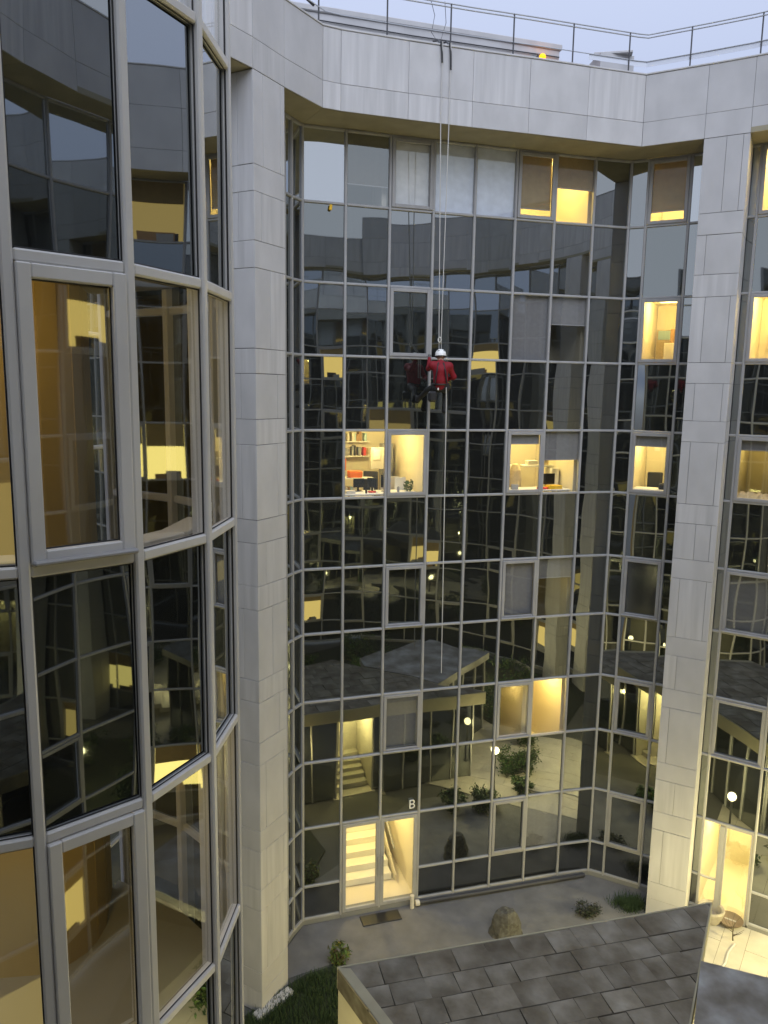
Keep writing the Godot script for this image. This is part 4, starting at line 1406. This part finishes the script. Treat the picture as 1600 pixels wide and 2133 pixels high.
	# lamps of the court
	garden_lamp("globe lamp lighting the paving in front of the bright doorway", V(11.5, GROUND, 16.7), 2.2, 25.0)
	garden_lamp("globe lamp hidden behind the paver roof near the right pillar", V(6.9, GROUND, 16.2), 1.6, 8.0)
	garden_lamp("globe lamp in the garden far right of the pavilion", V(12.0, GROUND, 7.6), 1.7, 12.0)
	garden_lamp("globe lamp beside the steps below the viewpoint", V(6.3, GROUND, 8.6), 1.5, 14.0)
	garden_lamp("globe lamp on the left of the pavilion by the grass", V(-1.7, GROUND, 10.4), 1.7, 8.0)
	shrub("rounded bush beside the garden lamp, larger one", V(8.9, GROUND, 15.6), Vector3(0.55, 0.55, 0.5), 21, 2200, 0.09, greens)
	shrub("spiky low bush by the lamp behind the paver roof", V(7.7, GROUND, 16.6), Vector3(0.4, 0.28, 0.4), 22, 700, 0.16, greens)
	shrub("tall bush in the garden right of the pavilion", V(11.0, GROUND, 8.8), Vector3(0.9, 0.9, 0.8), 23, 2600, 0.13, greens)
	shrub("wide bush at the garden edge far right", V(13.6, GROUND, 6.2), Vector3(1.1, 0.7, 1.0), 24, 2600, 0.13, greens)
	shrub("bush below the viewpoint beside the steps", V(3.0, GROUND, 5.2), Vector3(0.8, 0.7, 0.8), 25, 2200, 0.12, greens)
	var sites := [[10.9, 11.2, 0.7, "bush right of the bend of the garden path"], [8.0, 10.6, 0.6, "bush inside the bend of the garden path"], [12.6, 10.4, 1.0, "large bush at the foot of the side wing"], [5.0, 5.0, 0.9, "bush at the near end of the garden path"], [9.0, 5.6, 0.9, "bush behind the garden steps"], [14.6, 8.6, 0.9, "bush under the side wing pillar"], [10.6, 13.9, 0.6, "bush between forecourt and garden path"], [7.3, 12.2, 0.5, "small bush under the canopy edge"], [10.4, 2.6, 1.1, "large bush in the back corner of the court"], [6.6, 2.8, 0.8, "bush under the rear wing"], [4.9, 16.4, 0.45, "bush behind the paver roof, leftmost of the row by the lamp"], [5.9, 16.9, 0.5, "bush behind the paver roof, middle of the row by the lamp"], [8.3, 15.4, 0.55, "bush between the paver roof corner and the forecourt"]]
	var n := 0
	for e in sites:
		shrub(e[3], V(e[0], GROUND, e[1]), Vector3(e[2], e[2] * 0.85, e[2] * 0.9), 60 + n, 1500, 0.13, greens)
		n += 1
	# stone steps below the viewpoint, seen in the glass
	var sp := thing("garden_steps", "broad pale stone steps in the court seen only in the glass", "steps", V(7.4, GROUND, 7.4))
	for k in 6:
		put("step", bx(2.4, 0.17, 0.5, 0.01), M.paving2, sp, Transform3D(Basis(Vector3.UP, 0.5), V(6.9 + 0.2 * k, GROUND + 0.085 + 0.165 * k, 8.6 - 0.36 * k)))

func build_office_things() -> void:
	var f := wall_frame(F[3], F[5])
	var P := func(x: float, h: float, d: float) -> Transform3D: return f.translated_local(Vector3(x, h, -d))
	var y := -2.62
	var desk := func(label: String, tr: Callable, x0: float, x1: float, d0: float, d1: float, top: float, group: String) -> void:
		var t := thing("desk", label, "desk", tr.call((x0 + x1) / 2, -3.45, (d0 + d1) / 2).origin, group)
		put("desk_top", bx(x1 - x0, 0.035, d1 - d0, 0.005), M.white, t, tr.call((x0 + x1) / 2, top - 0.018, (d0 + d1) / 2))
		for sx in [x0 + 0.05, x1 - 0.05]:
			put("leg", bx(0.04, top + 3.41, d1 - d0 - 0.1, 0.004), M.grey, t, tr.call(sx, (top - 0.036 - 3.45) / 2, (d0 + d1) / 2))
	var monitor := func(label: String, tr: Callable, x: float, base: float, d: float, w: float, h: float, turn: float) -> void:
		var g: Transform3D = tr.call(x, base, d)
		g.basis = g.basis * Basis(Vector3.UP, turn)
		var t := thing("monitor", label, "monitor", g.origin, "monitors on the office desks")
		put("screen", bx(w, h, 0.03, 0.006), M.screen, t, g.translated_local(Vector3(0, 0.1 + h / 2, 0)))
		put("stand", bx(0.05, 0.13, 0.03, 0.004), M.black, t, g.translated_local(Vector3(0, 0.066, -0.03)))
		put("foot", bx(0.2, 0.012, 0.14, 0.004), M.black, t, g.translated_local(Vector3(0, 0.007, -0.02)))
	var chair := func(label: String, tr: Callable, x: float, d: float, turn: float) -> void:
		var g: Transform3D = tr.call(x, -3.45, d)
		g.basis = g.basis * Basis(Vector3.UP, turn)
		var t := thing("office_chair", label, "chair", g.origin, "office chairs")
		put("seat", bx(0.46, 0.07, 0.46, 0.03), M.black, t, g.translated_local(Vector3(0, 0.46, 0)))
		put("backrest", bx(0.42, 0.62, 0.05, 0.024), M.black, t, g.translated_local(Vector3(0, 0.92, -0.22)))
		put("column", bx(0.05, 0.34, 0.05, 0.01), M.grey, t, g.translated_local(Vector3(0, 0.25, 0)))
		var b := MB.new()
		for k in 5:
			var a := TAU * k / 5.0
			b.tube([Vector3(0, 0.08, 0), Vector3(cos(a) * 0.28, 0.04, sin(a) * 0.28)], 0.02, 6)
		put("base", b.done(), M.black, t, g)
	desk.call("white desk along the window of the design office", P, 0.03, 2.1, 0.3, 1.05, y, "office desks")
	monitor.call("leftmost black monitor in the design office window", P, 0.62, y, 0.85, 0.30, 0.24, 0.15)
	monitor.call("middle black monitor half behind the window frame in the design office", P, 0.96, y, 0.75, 0.26, 0.26, -0.5)
	monitor.call("tall black monitor in the framed window of the design office", P, 1.30, y, 0.7, 0.24, 0.34, -0.7)
	chair.call("dark office chair at the left edge of the design office", P, 0.28, 1.45, 0.4)
	chair.call("dark office chair behind the framed window of the design office", P, 1.4, 2.2, 2.6)
	solo("orange_panel", bx(0.40, 0.34, 0.04, 0.01), M.orange, P.call(0.62, -2.12, 2.95), "orange pinboard on the back wall of the design office", "pinboard")
	solo("storage_box", bx(0.36, 0.17, 0.3, 0.01), M.orange, P.call(0.80, -2.28, 1.9), "orange storage box on the shelf behind the monitors", "box")
	solo("yellow_banner", bx(0.22, 1.3, 0.02, 0.004), M.yellow, P.call(0.22, -1.72, 3.1), "tall yellow banner on the back wall of the design office", "banner")
	solo("red_poster", bx(0.20, 0.22, 0.02, 0.004), M.red, P.call(0.14, -1.42, 2.6), "square red poster hanging in front of the yellow banner", "poster")
	solo("pale_blue_seat", bx(0.2, 0.22, 0.2, 0.04), M.paleblue, P.call(0.14, -1.98, 1.9), "pale blue padded stool top at the left of the design office", "stool")
	solo("red_folder", bx(0.18, 0.03, 0.14, 0.004), M.red, P.call(0.90, y + 0.016, 0.55), "red folder lying on the design office desk", "folder")
	solo("dark_cup", bx(0.05, 0.1, 0.05, 0.012), M.black, P.call(0.70, y + 0.052, 0.4), "small dark cup on the design office desk", "cup")
	solo("steel_cup", bx(0.06, 0.15, 0.06, 0.015), M.grey, P.call(1.60, y + 0.076, 0.5), "grey cup on the desk in the framed window", "cup")
	var sh := thing("shelf", "low white shelf at the back of the design office", "shelf", P.call(0.8, -3.45, 1.9).origin)
	put("board", bx(1.1, 0.03, 0.36, 0.004), M.white, sh, P.call(0.75, -2.39, 1.9))
	put("board", bx(1.1, 0.03, 0.36, 0.004), M.white, sh, P.call(0.75, -2.9, 1.9))
	for sx in [0.21, 1.29]:
		put("side", bx(0.03, 1.05, 0.36, 0.004), M.white, sh, P.call(sx, -2.93, 1.9))
	var files := [M.offwhite, M.red, M.yellow, M.offwhite, M.wood, M.paleblue, M.offwhite]
	for k in 7:
		var nm: String = ["first", "second", "third", "fourth", "fifth", "sixth", "seventh"][k]
		solo("binder", bx(0.06, 0.26, 0.2, 0.006), files[k], P.call(0.30 + 0.075 * k, -2.755, 1.85), nm + " binder from the left on the low shelf of the design office", "binder", "binders on the low shelf")
	solo("partition", bx(0.52, 1.15, 0.04, 0.008), M.offwhite, P.call(1.62, -2.87, 1.3), "pale grey desk partition in the framed window", "partition")
	solo("cupboard", bx(0.34, 1.9, 0.3, 0.01), M.grey, P.call(1.95, -2.45, 2.7), "tall grey cupboard at the right of the design office", "cupboard")
	solo("whiteboard", bx(0.3, 0.36, 0.04, 0.006), M.white, P.call(1.82, -2.47, 1.0), "white board leaning on the desk at the right of the design office", "whiteboard")
	for row in 2:
		var hs := thing("wall_shelf", ["upper", "lower"][row] + " white bookshelf on the back wall of the design office", "shelf", P.call(1.0, -1.45 - 0.42 * row, 3.0).origin)
		put("board", bx(1.1, 0.03, 0.24, 0.004), M.white, hs, P.call(0.95, -1.46 - 0.42 * row, 3.02))
		var xx := 0.44
		var k2 := 0
		while xx < 1.42:
			var bw := rng.randf_range(0.035, 0.085)
			var bh := rng.randf_range(0.18, 0.30)
			var made := put("book", bx(bw, bh, 0.2, 0.004), [M.red, M.offwhite, M.grey, M.orange, M.paleblue, M.wood, M.white, M.black][rng.randi() % 8], hs, P.call(xx + bw / 2, -1.445 - 0.42 * row + bh / 2, 3.0))
			xx += bw + (0.004 if rng.randf() < 0.8 else 0.08)
			k2 += 1
	solo("wall_board", bx(0.5, 0.6, 0.03, 0.006), M.offwhite, P.call(1.50, -1.85, 1.9), "pale felt board standing behind the framed window of the design office", "board")
	solo("paper_sheet", bx(0.2, 0.28, 0.006, 0.0), M.white, P.call(1.42, -1.75, 1.87), "white paper sheet pinned on the pale felt board", "paper")
	solo("pot_plant", foliage(91, Vector3(0.14, 0.18, 0.14), 160, 0.09, [Color(0.05, 0.10, 0.03)], 0.16), M.leaf, P.call(1.93, -2.62, 0.6), "small green pot plant on the sill at the right of the design office", "plant")
	solo("paper_pile", bx(0.24, 0.07, 0.2, 0.006), M.offwhite, P.call(0.30, y + 0.037, 0.5), "pile of paper at the left end of the design office desk", "paper")
	solo("poster", bx(0.3, 0.42, 0.012, 0.003), M.paleblue, P.call(0.52, -1.62, 3.13), "pale blue poster on the back wall beside the yellow banner", "poster")
	# office with shelf and half-drawn blind
	var f2 := wall_frame(F[7], F[9])
	var Q := func(x: float, h: float, d: float) -> Transform3D: return f2.translated_local(Vector3(x, h, -d))
	desk.call("white desk along the window of the office with the half-drawn blind", Q, 0.03, 2.15, 0.3, 1.0, y, "office desks")
	monitor.call("wide black monitor under the half-drawn blind", Q, 1.62, y, 0.75, 0.5, 0.3, 0.0)
	monitor.call("grey backed monitor in the framed window with the short blind", Q, 0.30, y, 0.8, 0.36, 0.3, 0.2)
	var s2 := thing("wall_shelf", "white wall shelf carrying a small ornament", "shelf", Q.call(0.6, -2.1, 1.6).origin)
	put("board", bx(1.0, 0.06, 0.3, 0.006), M.white, s2, Q.call(0.55, -2.08, 1.6))
	put("bracket", bx(0.04, 1.0, 0.2, 0.004), M.white, s2, Q.call(0.2, -2.62, 1.65))
	var orn := MB.new()
	orn.lathe([Vector2(0.0, 0), Vector2(0.09, 0.0), Vector2(0.11, 0.08), Vector2(0.05, 0.15), Vector2(0.07, 0.2), Vector2(0.0, 0.24)], Vector3.ZERO, 14)
	solo("ornament", orn.done(), M.offwhite, Transform3D(Basis(), Q.call(0.45, -2.05, 1.55).origin), "small pale rounded ornament on the wall shelf", "ornament")
	var cl := MB.new()
	cl.lathe([Vector2(0.17, 0), Vector2(0.19, 0.25), Vector2(0.16, 0.5), Vector2(0.09, 0.66), Vector2(0.0, 0.7)], Vector3.ZERO, 10)
	solo("hanging_coat", cl.done(), M.cloth, Transform3D(Basis(), Q.call(0.86, -2.66, 1.2).origin), "pale coat draped beside the window frame", "coat")
	solo("desk_clock", bx(0.2, 0.14, 0.08, 0.01), M.grey, Q.call(0.55, y + 0.072, 0.55), "small grey box with a face on the desk in the framed window", "clock")
	solo("pen_tray", bx(0.3, 0.05, 0.12, 0.006), M.red, Q.call(1.35, y + 0.027, 0.45), "red pen tray on the desk under the half-drawn blind", "tray")
	solo("paper_box", bx(0.4, 0.1, 0.25, 0.006), M.yellow, Q.call(1.72, y + 0.052, 0.5), "yellow paper box on the desk below the wide monitor", "box")
	solo("white_cabinet", bx(0.22, 1.0, 0.4, 0.01), M.white, Q.call(2.02, -2.6, 1.2), "narrow white cabinet at the right of the half-drawn blind", "cabinet")
	var s3 := thing("desk_shelf", "white shelf of papers above the wide monitor", "shelf", Q.call(1.6, -2.1, 1.3).origin)
	put("board", bx(0.95, 0.05, 0.3, 0.006), M.white, s3, Q.call(1.6, -2.05, 1.3))
	put("paper_stack", bx(0.3, 0.12, 0.22, 0.004), M.offwhite, s3, Q.call(1.4, -1.96, 1.3))
	put("paper_stack", bx(0.18, 0.16, 0.22, 0.004), M.cloth, s3, Q.call(1.8, -1.94, 1.3))
	# small office beside the right pillar
	var f3 := wall_frame(F[11], F[12])
	var R := func(x: float, h: float, d: float) -> Transform3D: return f3.translated_local(Vector3(x, h, -d))
	desk.call("pale desk in the small corner office", R, 0.05, 0.95, 0.3, 0.95, y + 0.05, "office desks")
	chair.call("brown backed chair behind the desk of the small corner office", R, 0.45, 1.6, 0.2)
	solo("wall_post", bx(0.14, 2.4, 0.1, 0.01), M.grey, R.call(0.66, -2.18, 2.3), "grey post on the back wall of the small corner office", "post")
	solo("printer", bx(0.3, 0.16, 0.26, 0.02), M.black, R.call(0.86, y + 0.132, 0.6), "black printer on the desk of the small corner office", "printer")
	# lit room above
	solo("brown_cabinet", bx(0.42, 0.5, 0.3, 0.01), M.wood, R.call(0.72, 1.62, 2.2), "brown wall cabinet in the lit corner room", "cabinet")
	solo("tall_cupboard", bx(0.45, 1.45, 0.4, 0.01), M.offwhite, R.call(0.62, 0.74, 2.0), "pale tall cupboard under the brown wall cabinet", "cupboard")
	solo("side_crate", bx(0.26, 0.4, 0.3, 0.01), M.wood, R.call(0.88, 0.95, 1.3), "brown crate at the right side of the lit corner room", "crate")
	solo("wall_picture", bx(0.34, 0.26, 0.02, 0.004), M.paleblue, R.call(0.24, 1.75, 2.75), "small pale picture on the back wall of the lit corner room", "picture")
	solo("room_door", bx(0.5, 1.9, 0.04, 0.006), M.cloth, R.call(0.28, 0.96, 2.78), "beige inner door at the back of the lit corner room", "door")
	solo("notice_sheet", bx(0.16, 0.22, 0.008, 0.0), M.white, R.call(0.30, -1.55, 2.55), "white notice on the back wall of the small corner office", "paper")
	# crumpled sheets on the sill beyond the right pillar
	var f4 := wall_frame(Vector2(8.934, 19.582), Vector2(10.02, 18.865))
	var cm := MB.new()
	var q := RandomNumberGenerator.new()
	q.seed = 31
	var nx := 18
	var nz := 8
	var hts := []
	for j in nz + 1:
		for i in nx + 1:
			var e := sin(PI * i / nx) * 0.35 + 0.65
			hts.append(Vector3(1.1 * i / nx - 0.05, (0.12 + q.randf_range(-0.05, 0.09)) * sin(PI * j / nz) * e, -0.15 - 0.5 * j / nz))
	for j in nz:
		for i in nx:
			var a: Vector3 = hts[j * (nx + 1) + i]
			cm.quad(a, hts[j * (nx + 1) + i + 1], hts[(j + 1) * (nx + 1) + i + 1], hts[(j + 1) * (nx + 1) + i], Vector3.UP)
	solo("crumpled_sheet", cm.done(), M.cloth, f4.translated_local(Vector3(0, -2.6, 0)), "crumpled pale sheet along the sill beyond the right pillar", "sheet")
	solo("tall_wardrobe", bx(0.4, 1.7, 0.4, 0.01), M.cloth, f4.translated_local(Vector3(0.95, 0.86, -1.9)), "beige wardrobe in the plain yellow room beyond the right pillar", "wardrobe")
	solo("pinned_chart", bx(0.3, 0.4, 0.012, 0.002), M.offwhite, f4.translated_local(Vector3(0.35, 1.45, -2.15)), "pale chart on the wall of the plain yellow room beyond the right pillar", "chart")
	solo("sill_table", bx(1.0, 0.05, 0.6, 0.006), M.offwhite, f4.translated_local(Vector3(0.54, -2.63, -0.42)), "low table under the crumpled sheet beyond the right pillar", "table")

func build_worker() -> void:
	var red := Color(0.20, 0.002, 0.010)
	var blk := Color(0.012, 0.012, 0.014)
	var skin := Color(0.42, 0.26, 0.18)
	var glove := Color(0.10, 0.10, 0.10)
	var boot := Color(0.008, 0.008, 0.009)
	var t := thing("climber", "person in a red jacket and white helmet hanging on ropes before the glass", "person", V(1.31, -0.55, 18.75))
	var hipL := V(1.20, 0.10, 18.80)
	var hipR := V(1.42, 0.10, 18.78)
	var kneeL := V(1.03, 0.03, 19.17)
	var kneeR := V(1.45, 0.05, 19.13)
	var ankL := V(0.83, -0.17, 19.47)
	var ankR := V(1.44, -0.38, 19.03)
	var chest := V(1.30, 0.50, 18.72)
	var shL := V(1.11, 0.62, 18.74)
	var shR := V(1.50, 0.60, 18.72)
	var elL := V(1.03, 0.55, 19.0)
	var haL := V(1.05, 0.80, 19.18)
	var elR := V(1.63, 0.36, 18.80)
	var haR := V(1.46, 0.28, 19.02)
	var neck := V(1.30, 0.70, 18.75)
	var head := V(1.30, 0.84, 18.80)
	var mid := V(1.31, 0.28, 18.74)
	var bones := [
		[hipL, hipR, 0.125, 0.125, blk], [V(1.31, 0.16, 18.77), mid, 0.15, 0.17, red], [mid, chest, 0.17, 0.185, red],
		[shL, shR, 0.105, 0.105, red], [chest, neck, 0.13, 0.065, red], [neck, head, 0.055, 0.06, skin],
		[shL, elL, 0.078, 0.06, red], [elL, haL, 0.06, 0.042, red], [shR, elR, 0.078, 0.06, red], [elR, haR, 0.06, 0.042, red],
		[hipL, kneeL, 0.105, 0.075, blk], [kneeL, ankL, 0.072, 0.05, blk], [hipR, kneeR, 0.105, 0.075, blk], [kneeR, ankR, 0.072, 0.05, blk],
		[ankL, ankL + V(-0.04, -0.07, 0.02), 0.055, 0.05, boot], [ankL + V(-0.04, -0.07, 0.02), ankL + V(-0.07, 0.05, 0.09), 0.048, 0.04, boot],
		[ankR, ankR + V(0.0, -0.09, 0.0), 0.055, 0.052, boot], [ankR + V(0, -0.09, -0.02), ankR + V(0.0, -0.11, 0.17), 0.05, 0.04, boot]]
	var mb := MB.new()
	blob(bones, 0.016, 0.045, mb)
	# head with brow, nose, jaw and ears, turned to the glass
	var fw := V(-0.12, -0.12, 0.98).normalized()
	var rt := fw.cross(Vector3.UP).normalized()
	var up := rt.cross(fw).normalized()
	var hb := [[head + up * 0.02, head - up * 0.02 + fw * 0.015, 0.095, 0.088, skin], [head - up * 0.075 + fw * 0.03, head - up * 0.09 + fw * 0.055, 0.055, 0.045, skin],
		[head + fw * 0.095 + up * 0.0, head + fw * 0.115 - up * 0.03, 0.014, 0.018, skin], [head + rt * 0.095, head + rt * 0.097 - up * 0.03, 0.018, 0.013, skin], [head - rt * 0.095, head - rt * 0.097 - up * 0.03, 0.018, 0.013, skin],
		[head + fw * 0.093 + rt * 0.033 + up * 0.012, head + fw * 0.094 + rt * 0.036 + up * 0.012, 0.012, 0.012, Color(0.03, 0.02, 0.02)], [head + fw * 0.093 - rt * 0.033 + up * 0.012, head + fw * 0.094 - rt * 0.036 + up * 0.012, 0.012, 0.012, Color(0.03, 0.02, 0.02)],
		[head + fw * 0.095 - up * 0.062 + rt * 0.02, head + fw * 0.095 - up * 0.062 - rt * 0.02, 0.009, 0.009, Color(0.25, 0.08, 0.07)]]
	blob(hb, 0.007, 0.015, mb)
	# hands: palm, four curled fingers, a thumb
	for hnd in [[haL, (haL - elL).normalized(), 1.0], [haR, (haR - elR).normalized(), -1.0]]:
		var o: Vector3 = hnd[0]
		var d: Vector3 = hnd[1]
		var side: Vector3 = d.cross(V(0, 0, 1)).normalized() * hnd[2]
		var nrm: Vector3 = side.cross(d).normalized()
		if nrm.z > 0:
			nrm = -nrm
		var hh := [[o, o + d * 0.08, 0.028, 0.036, glove]]
		for k in 4:
			var root: Vector3 = o + d * 0.085 + side * (0.030 - 0.02 * k)
			var ln: float = [0.036, 0.042, 0.039, 0.03][k]
			var j1: Vector3 = root + d * ln + nrm * 0.012
			var j2: Vector3 = j1 + d * ln * 0.2 + nrm * ln * 0.8
			hh.append([root, j1, 0.010, 0.0095, glove])
			hh.append([j1, j2, 0.0095, 0.008, glove])
		var tr: Vector3 = o + d * 0.025 + side * 0.034
		hh.append([tr, tr + side * 0.022 + d * 0.03 + nrm * 0.01, 0.012, 0.010, glove])
		hh.append([tr + side * 0.022 + d * 0.03 + nrm * 0.01, tr + side * 0.012 + d * 0.055 + nrm * 0.03, 0.010, 0.009, glove])
		blob(hh, 0.005, 0.008, mb)
	put("body", mb.done(), M.figure, t, Transform3D())
	# helmet with two vents and a brim
	var hel := MB.new()
	var prof := []
	for k in 9:
		var a := PI * 0.5 * k / 8.0
		prof.append(Vector2(0.132 * cos(a), 0.125 * sin(a)))
	hel.lathe(prof, Vector3.ZERO, 24)
	hel.lathe([Vector2(0.122, -0.045), Vector2(0.134, -0.04), Vector2(0.132, 0.0)], Vector3.ZERO, 24)
	var hx := Transform3D(Basis(rt, up, -fw), head + up * 0.045)
	var helmet := put("helmet", hel.done(), M.helmet if M.has("helmet") else mat(lin(0.85, 0.85, 0.83), 0.35), t, hx)
	for sx in [-1, 1]:
		var vent := MB.new()
		vent.box(Vector3.ZERO, Vector3(0.06, 0.03, 0.012), 0.005)
		var dir := Vector3(sx * 0.55, 0.55, 0.65).normalized()
		var b := Basis.looking_at(-dir, Vector3.UP)
		put("vent", vent.done(), M.black, helmet, hx * Transform3D(b, dir * 0.124))
	var strap := MB.new()
	strap.lathe([Vector2(0.128, -0.075), Vector2(0.133, -0.06), Vector2(0.128, -0.045)], Vector3.ZERO, 24)
	put("headband", strap.done(), M.black, helmet, hx)
	# harness: belt, leg loops, shoulder strap, buckle
	var ha := MB.new()
	var belt := []
	for k in 17:
		var a := TAU * k / 16.0
		belt.append(V(1.31 + cos(a) * 0.185, 0.17, 18.765 + sin(a) * 0.165))
	ha.tube(belt, 0.024, 6)
	ha.tube([V(1.17, 0.20, 18.60), V(1.20, 0.45, 18.535), V(1.24, 0.68, 18.63)], 0.02, 6)
	ha.tube([V(1.45, 0.20, 18.60), V(1.41, 0.45, 18.535), V(1.36, 0.68, 18.63)], 0.02, 6)
	put("harness", ha.done(), M.black, t, Transform3D())
	put("buckle", bx(0.035, 0.06, 0.03, 0.01), M.white, t, Transform3D(Basis(), V(1.25, 0.06, 18.64)))
	# ropes
	var top := V(1.14, 7.69, face_z(1.14) - 0.05)
	var r1 := MB.new()
	r1.tube([top, V(1.14, 6.0, face_z(1.14) - 0.05), V(1.24, 1.24, 18.68), V(1.27, 0.95, 18.98), V(1.28, 0.35, 18.98)], 0.012, 6)
	solo("climbing_rope", r1.done(), M.rope, Transform3D(), "pale rope hanging over the parapet to the climber, left of the pair", "rope", "ropes of the climber")
	var r2 := MB.new()
	r2.tube([V(1.33, 7.69, face_z(1.33) - 0.05), V(1.33, 6.0, face_z(1.33) - 0.05), V(1.29, 1.24, 18.66), V(1.33, 0.95, 18.98), V(1.34, 0.35, 18.98)], 0.012, 6)
	solo("climbing_rope", r2.done(), M.rope, Transform3D(), "pale rope hanging over the parapet to the climber, right of the pair", "rope", "ropes of the climber")
	var r3 := MB.new()
	r3.tube([V(1.44, 0.10, 18.60), V(1.46, -0.3, 18.70), V(1.49, -3.0, 18.75), V(1.53, -7.1, 18.75)], 0.013, 6)
	solo("rope_tail", r3.done(), M.rope, Transform3D(), "long loose rope tail hanging below the climber", "rope")
	var cb := MB.new()
	var loop := []
	for k in 13:
		var a := TAU * k / 12.0
		loop.append(V(1.255 + cos(a) * 0.035, 1.22 + sin(a) * 0.06, 18.66))
	cb.tube(loop, 0.012, 6)
	solo("carabiner", cb.done(), M.white, Transform3D(), "shiny carabiner on the ropes above the helmet", "carabiner")
	# suction handle held against the frame
	solo("tool_bag", bx(0.22, 0.26, 0.16, 0.05), M.black, Transform3D(Basis(Vector3.UP, 0.3), V(1.12, -0.12, 18.68)), "black tool bag hanging from the climber's belt", "bag")
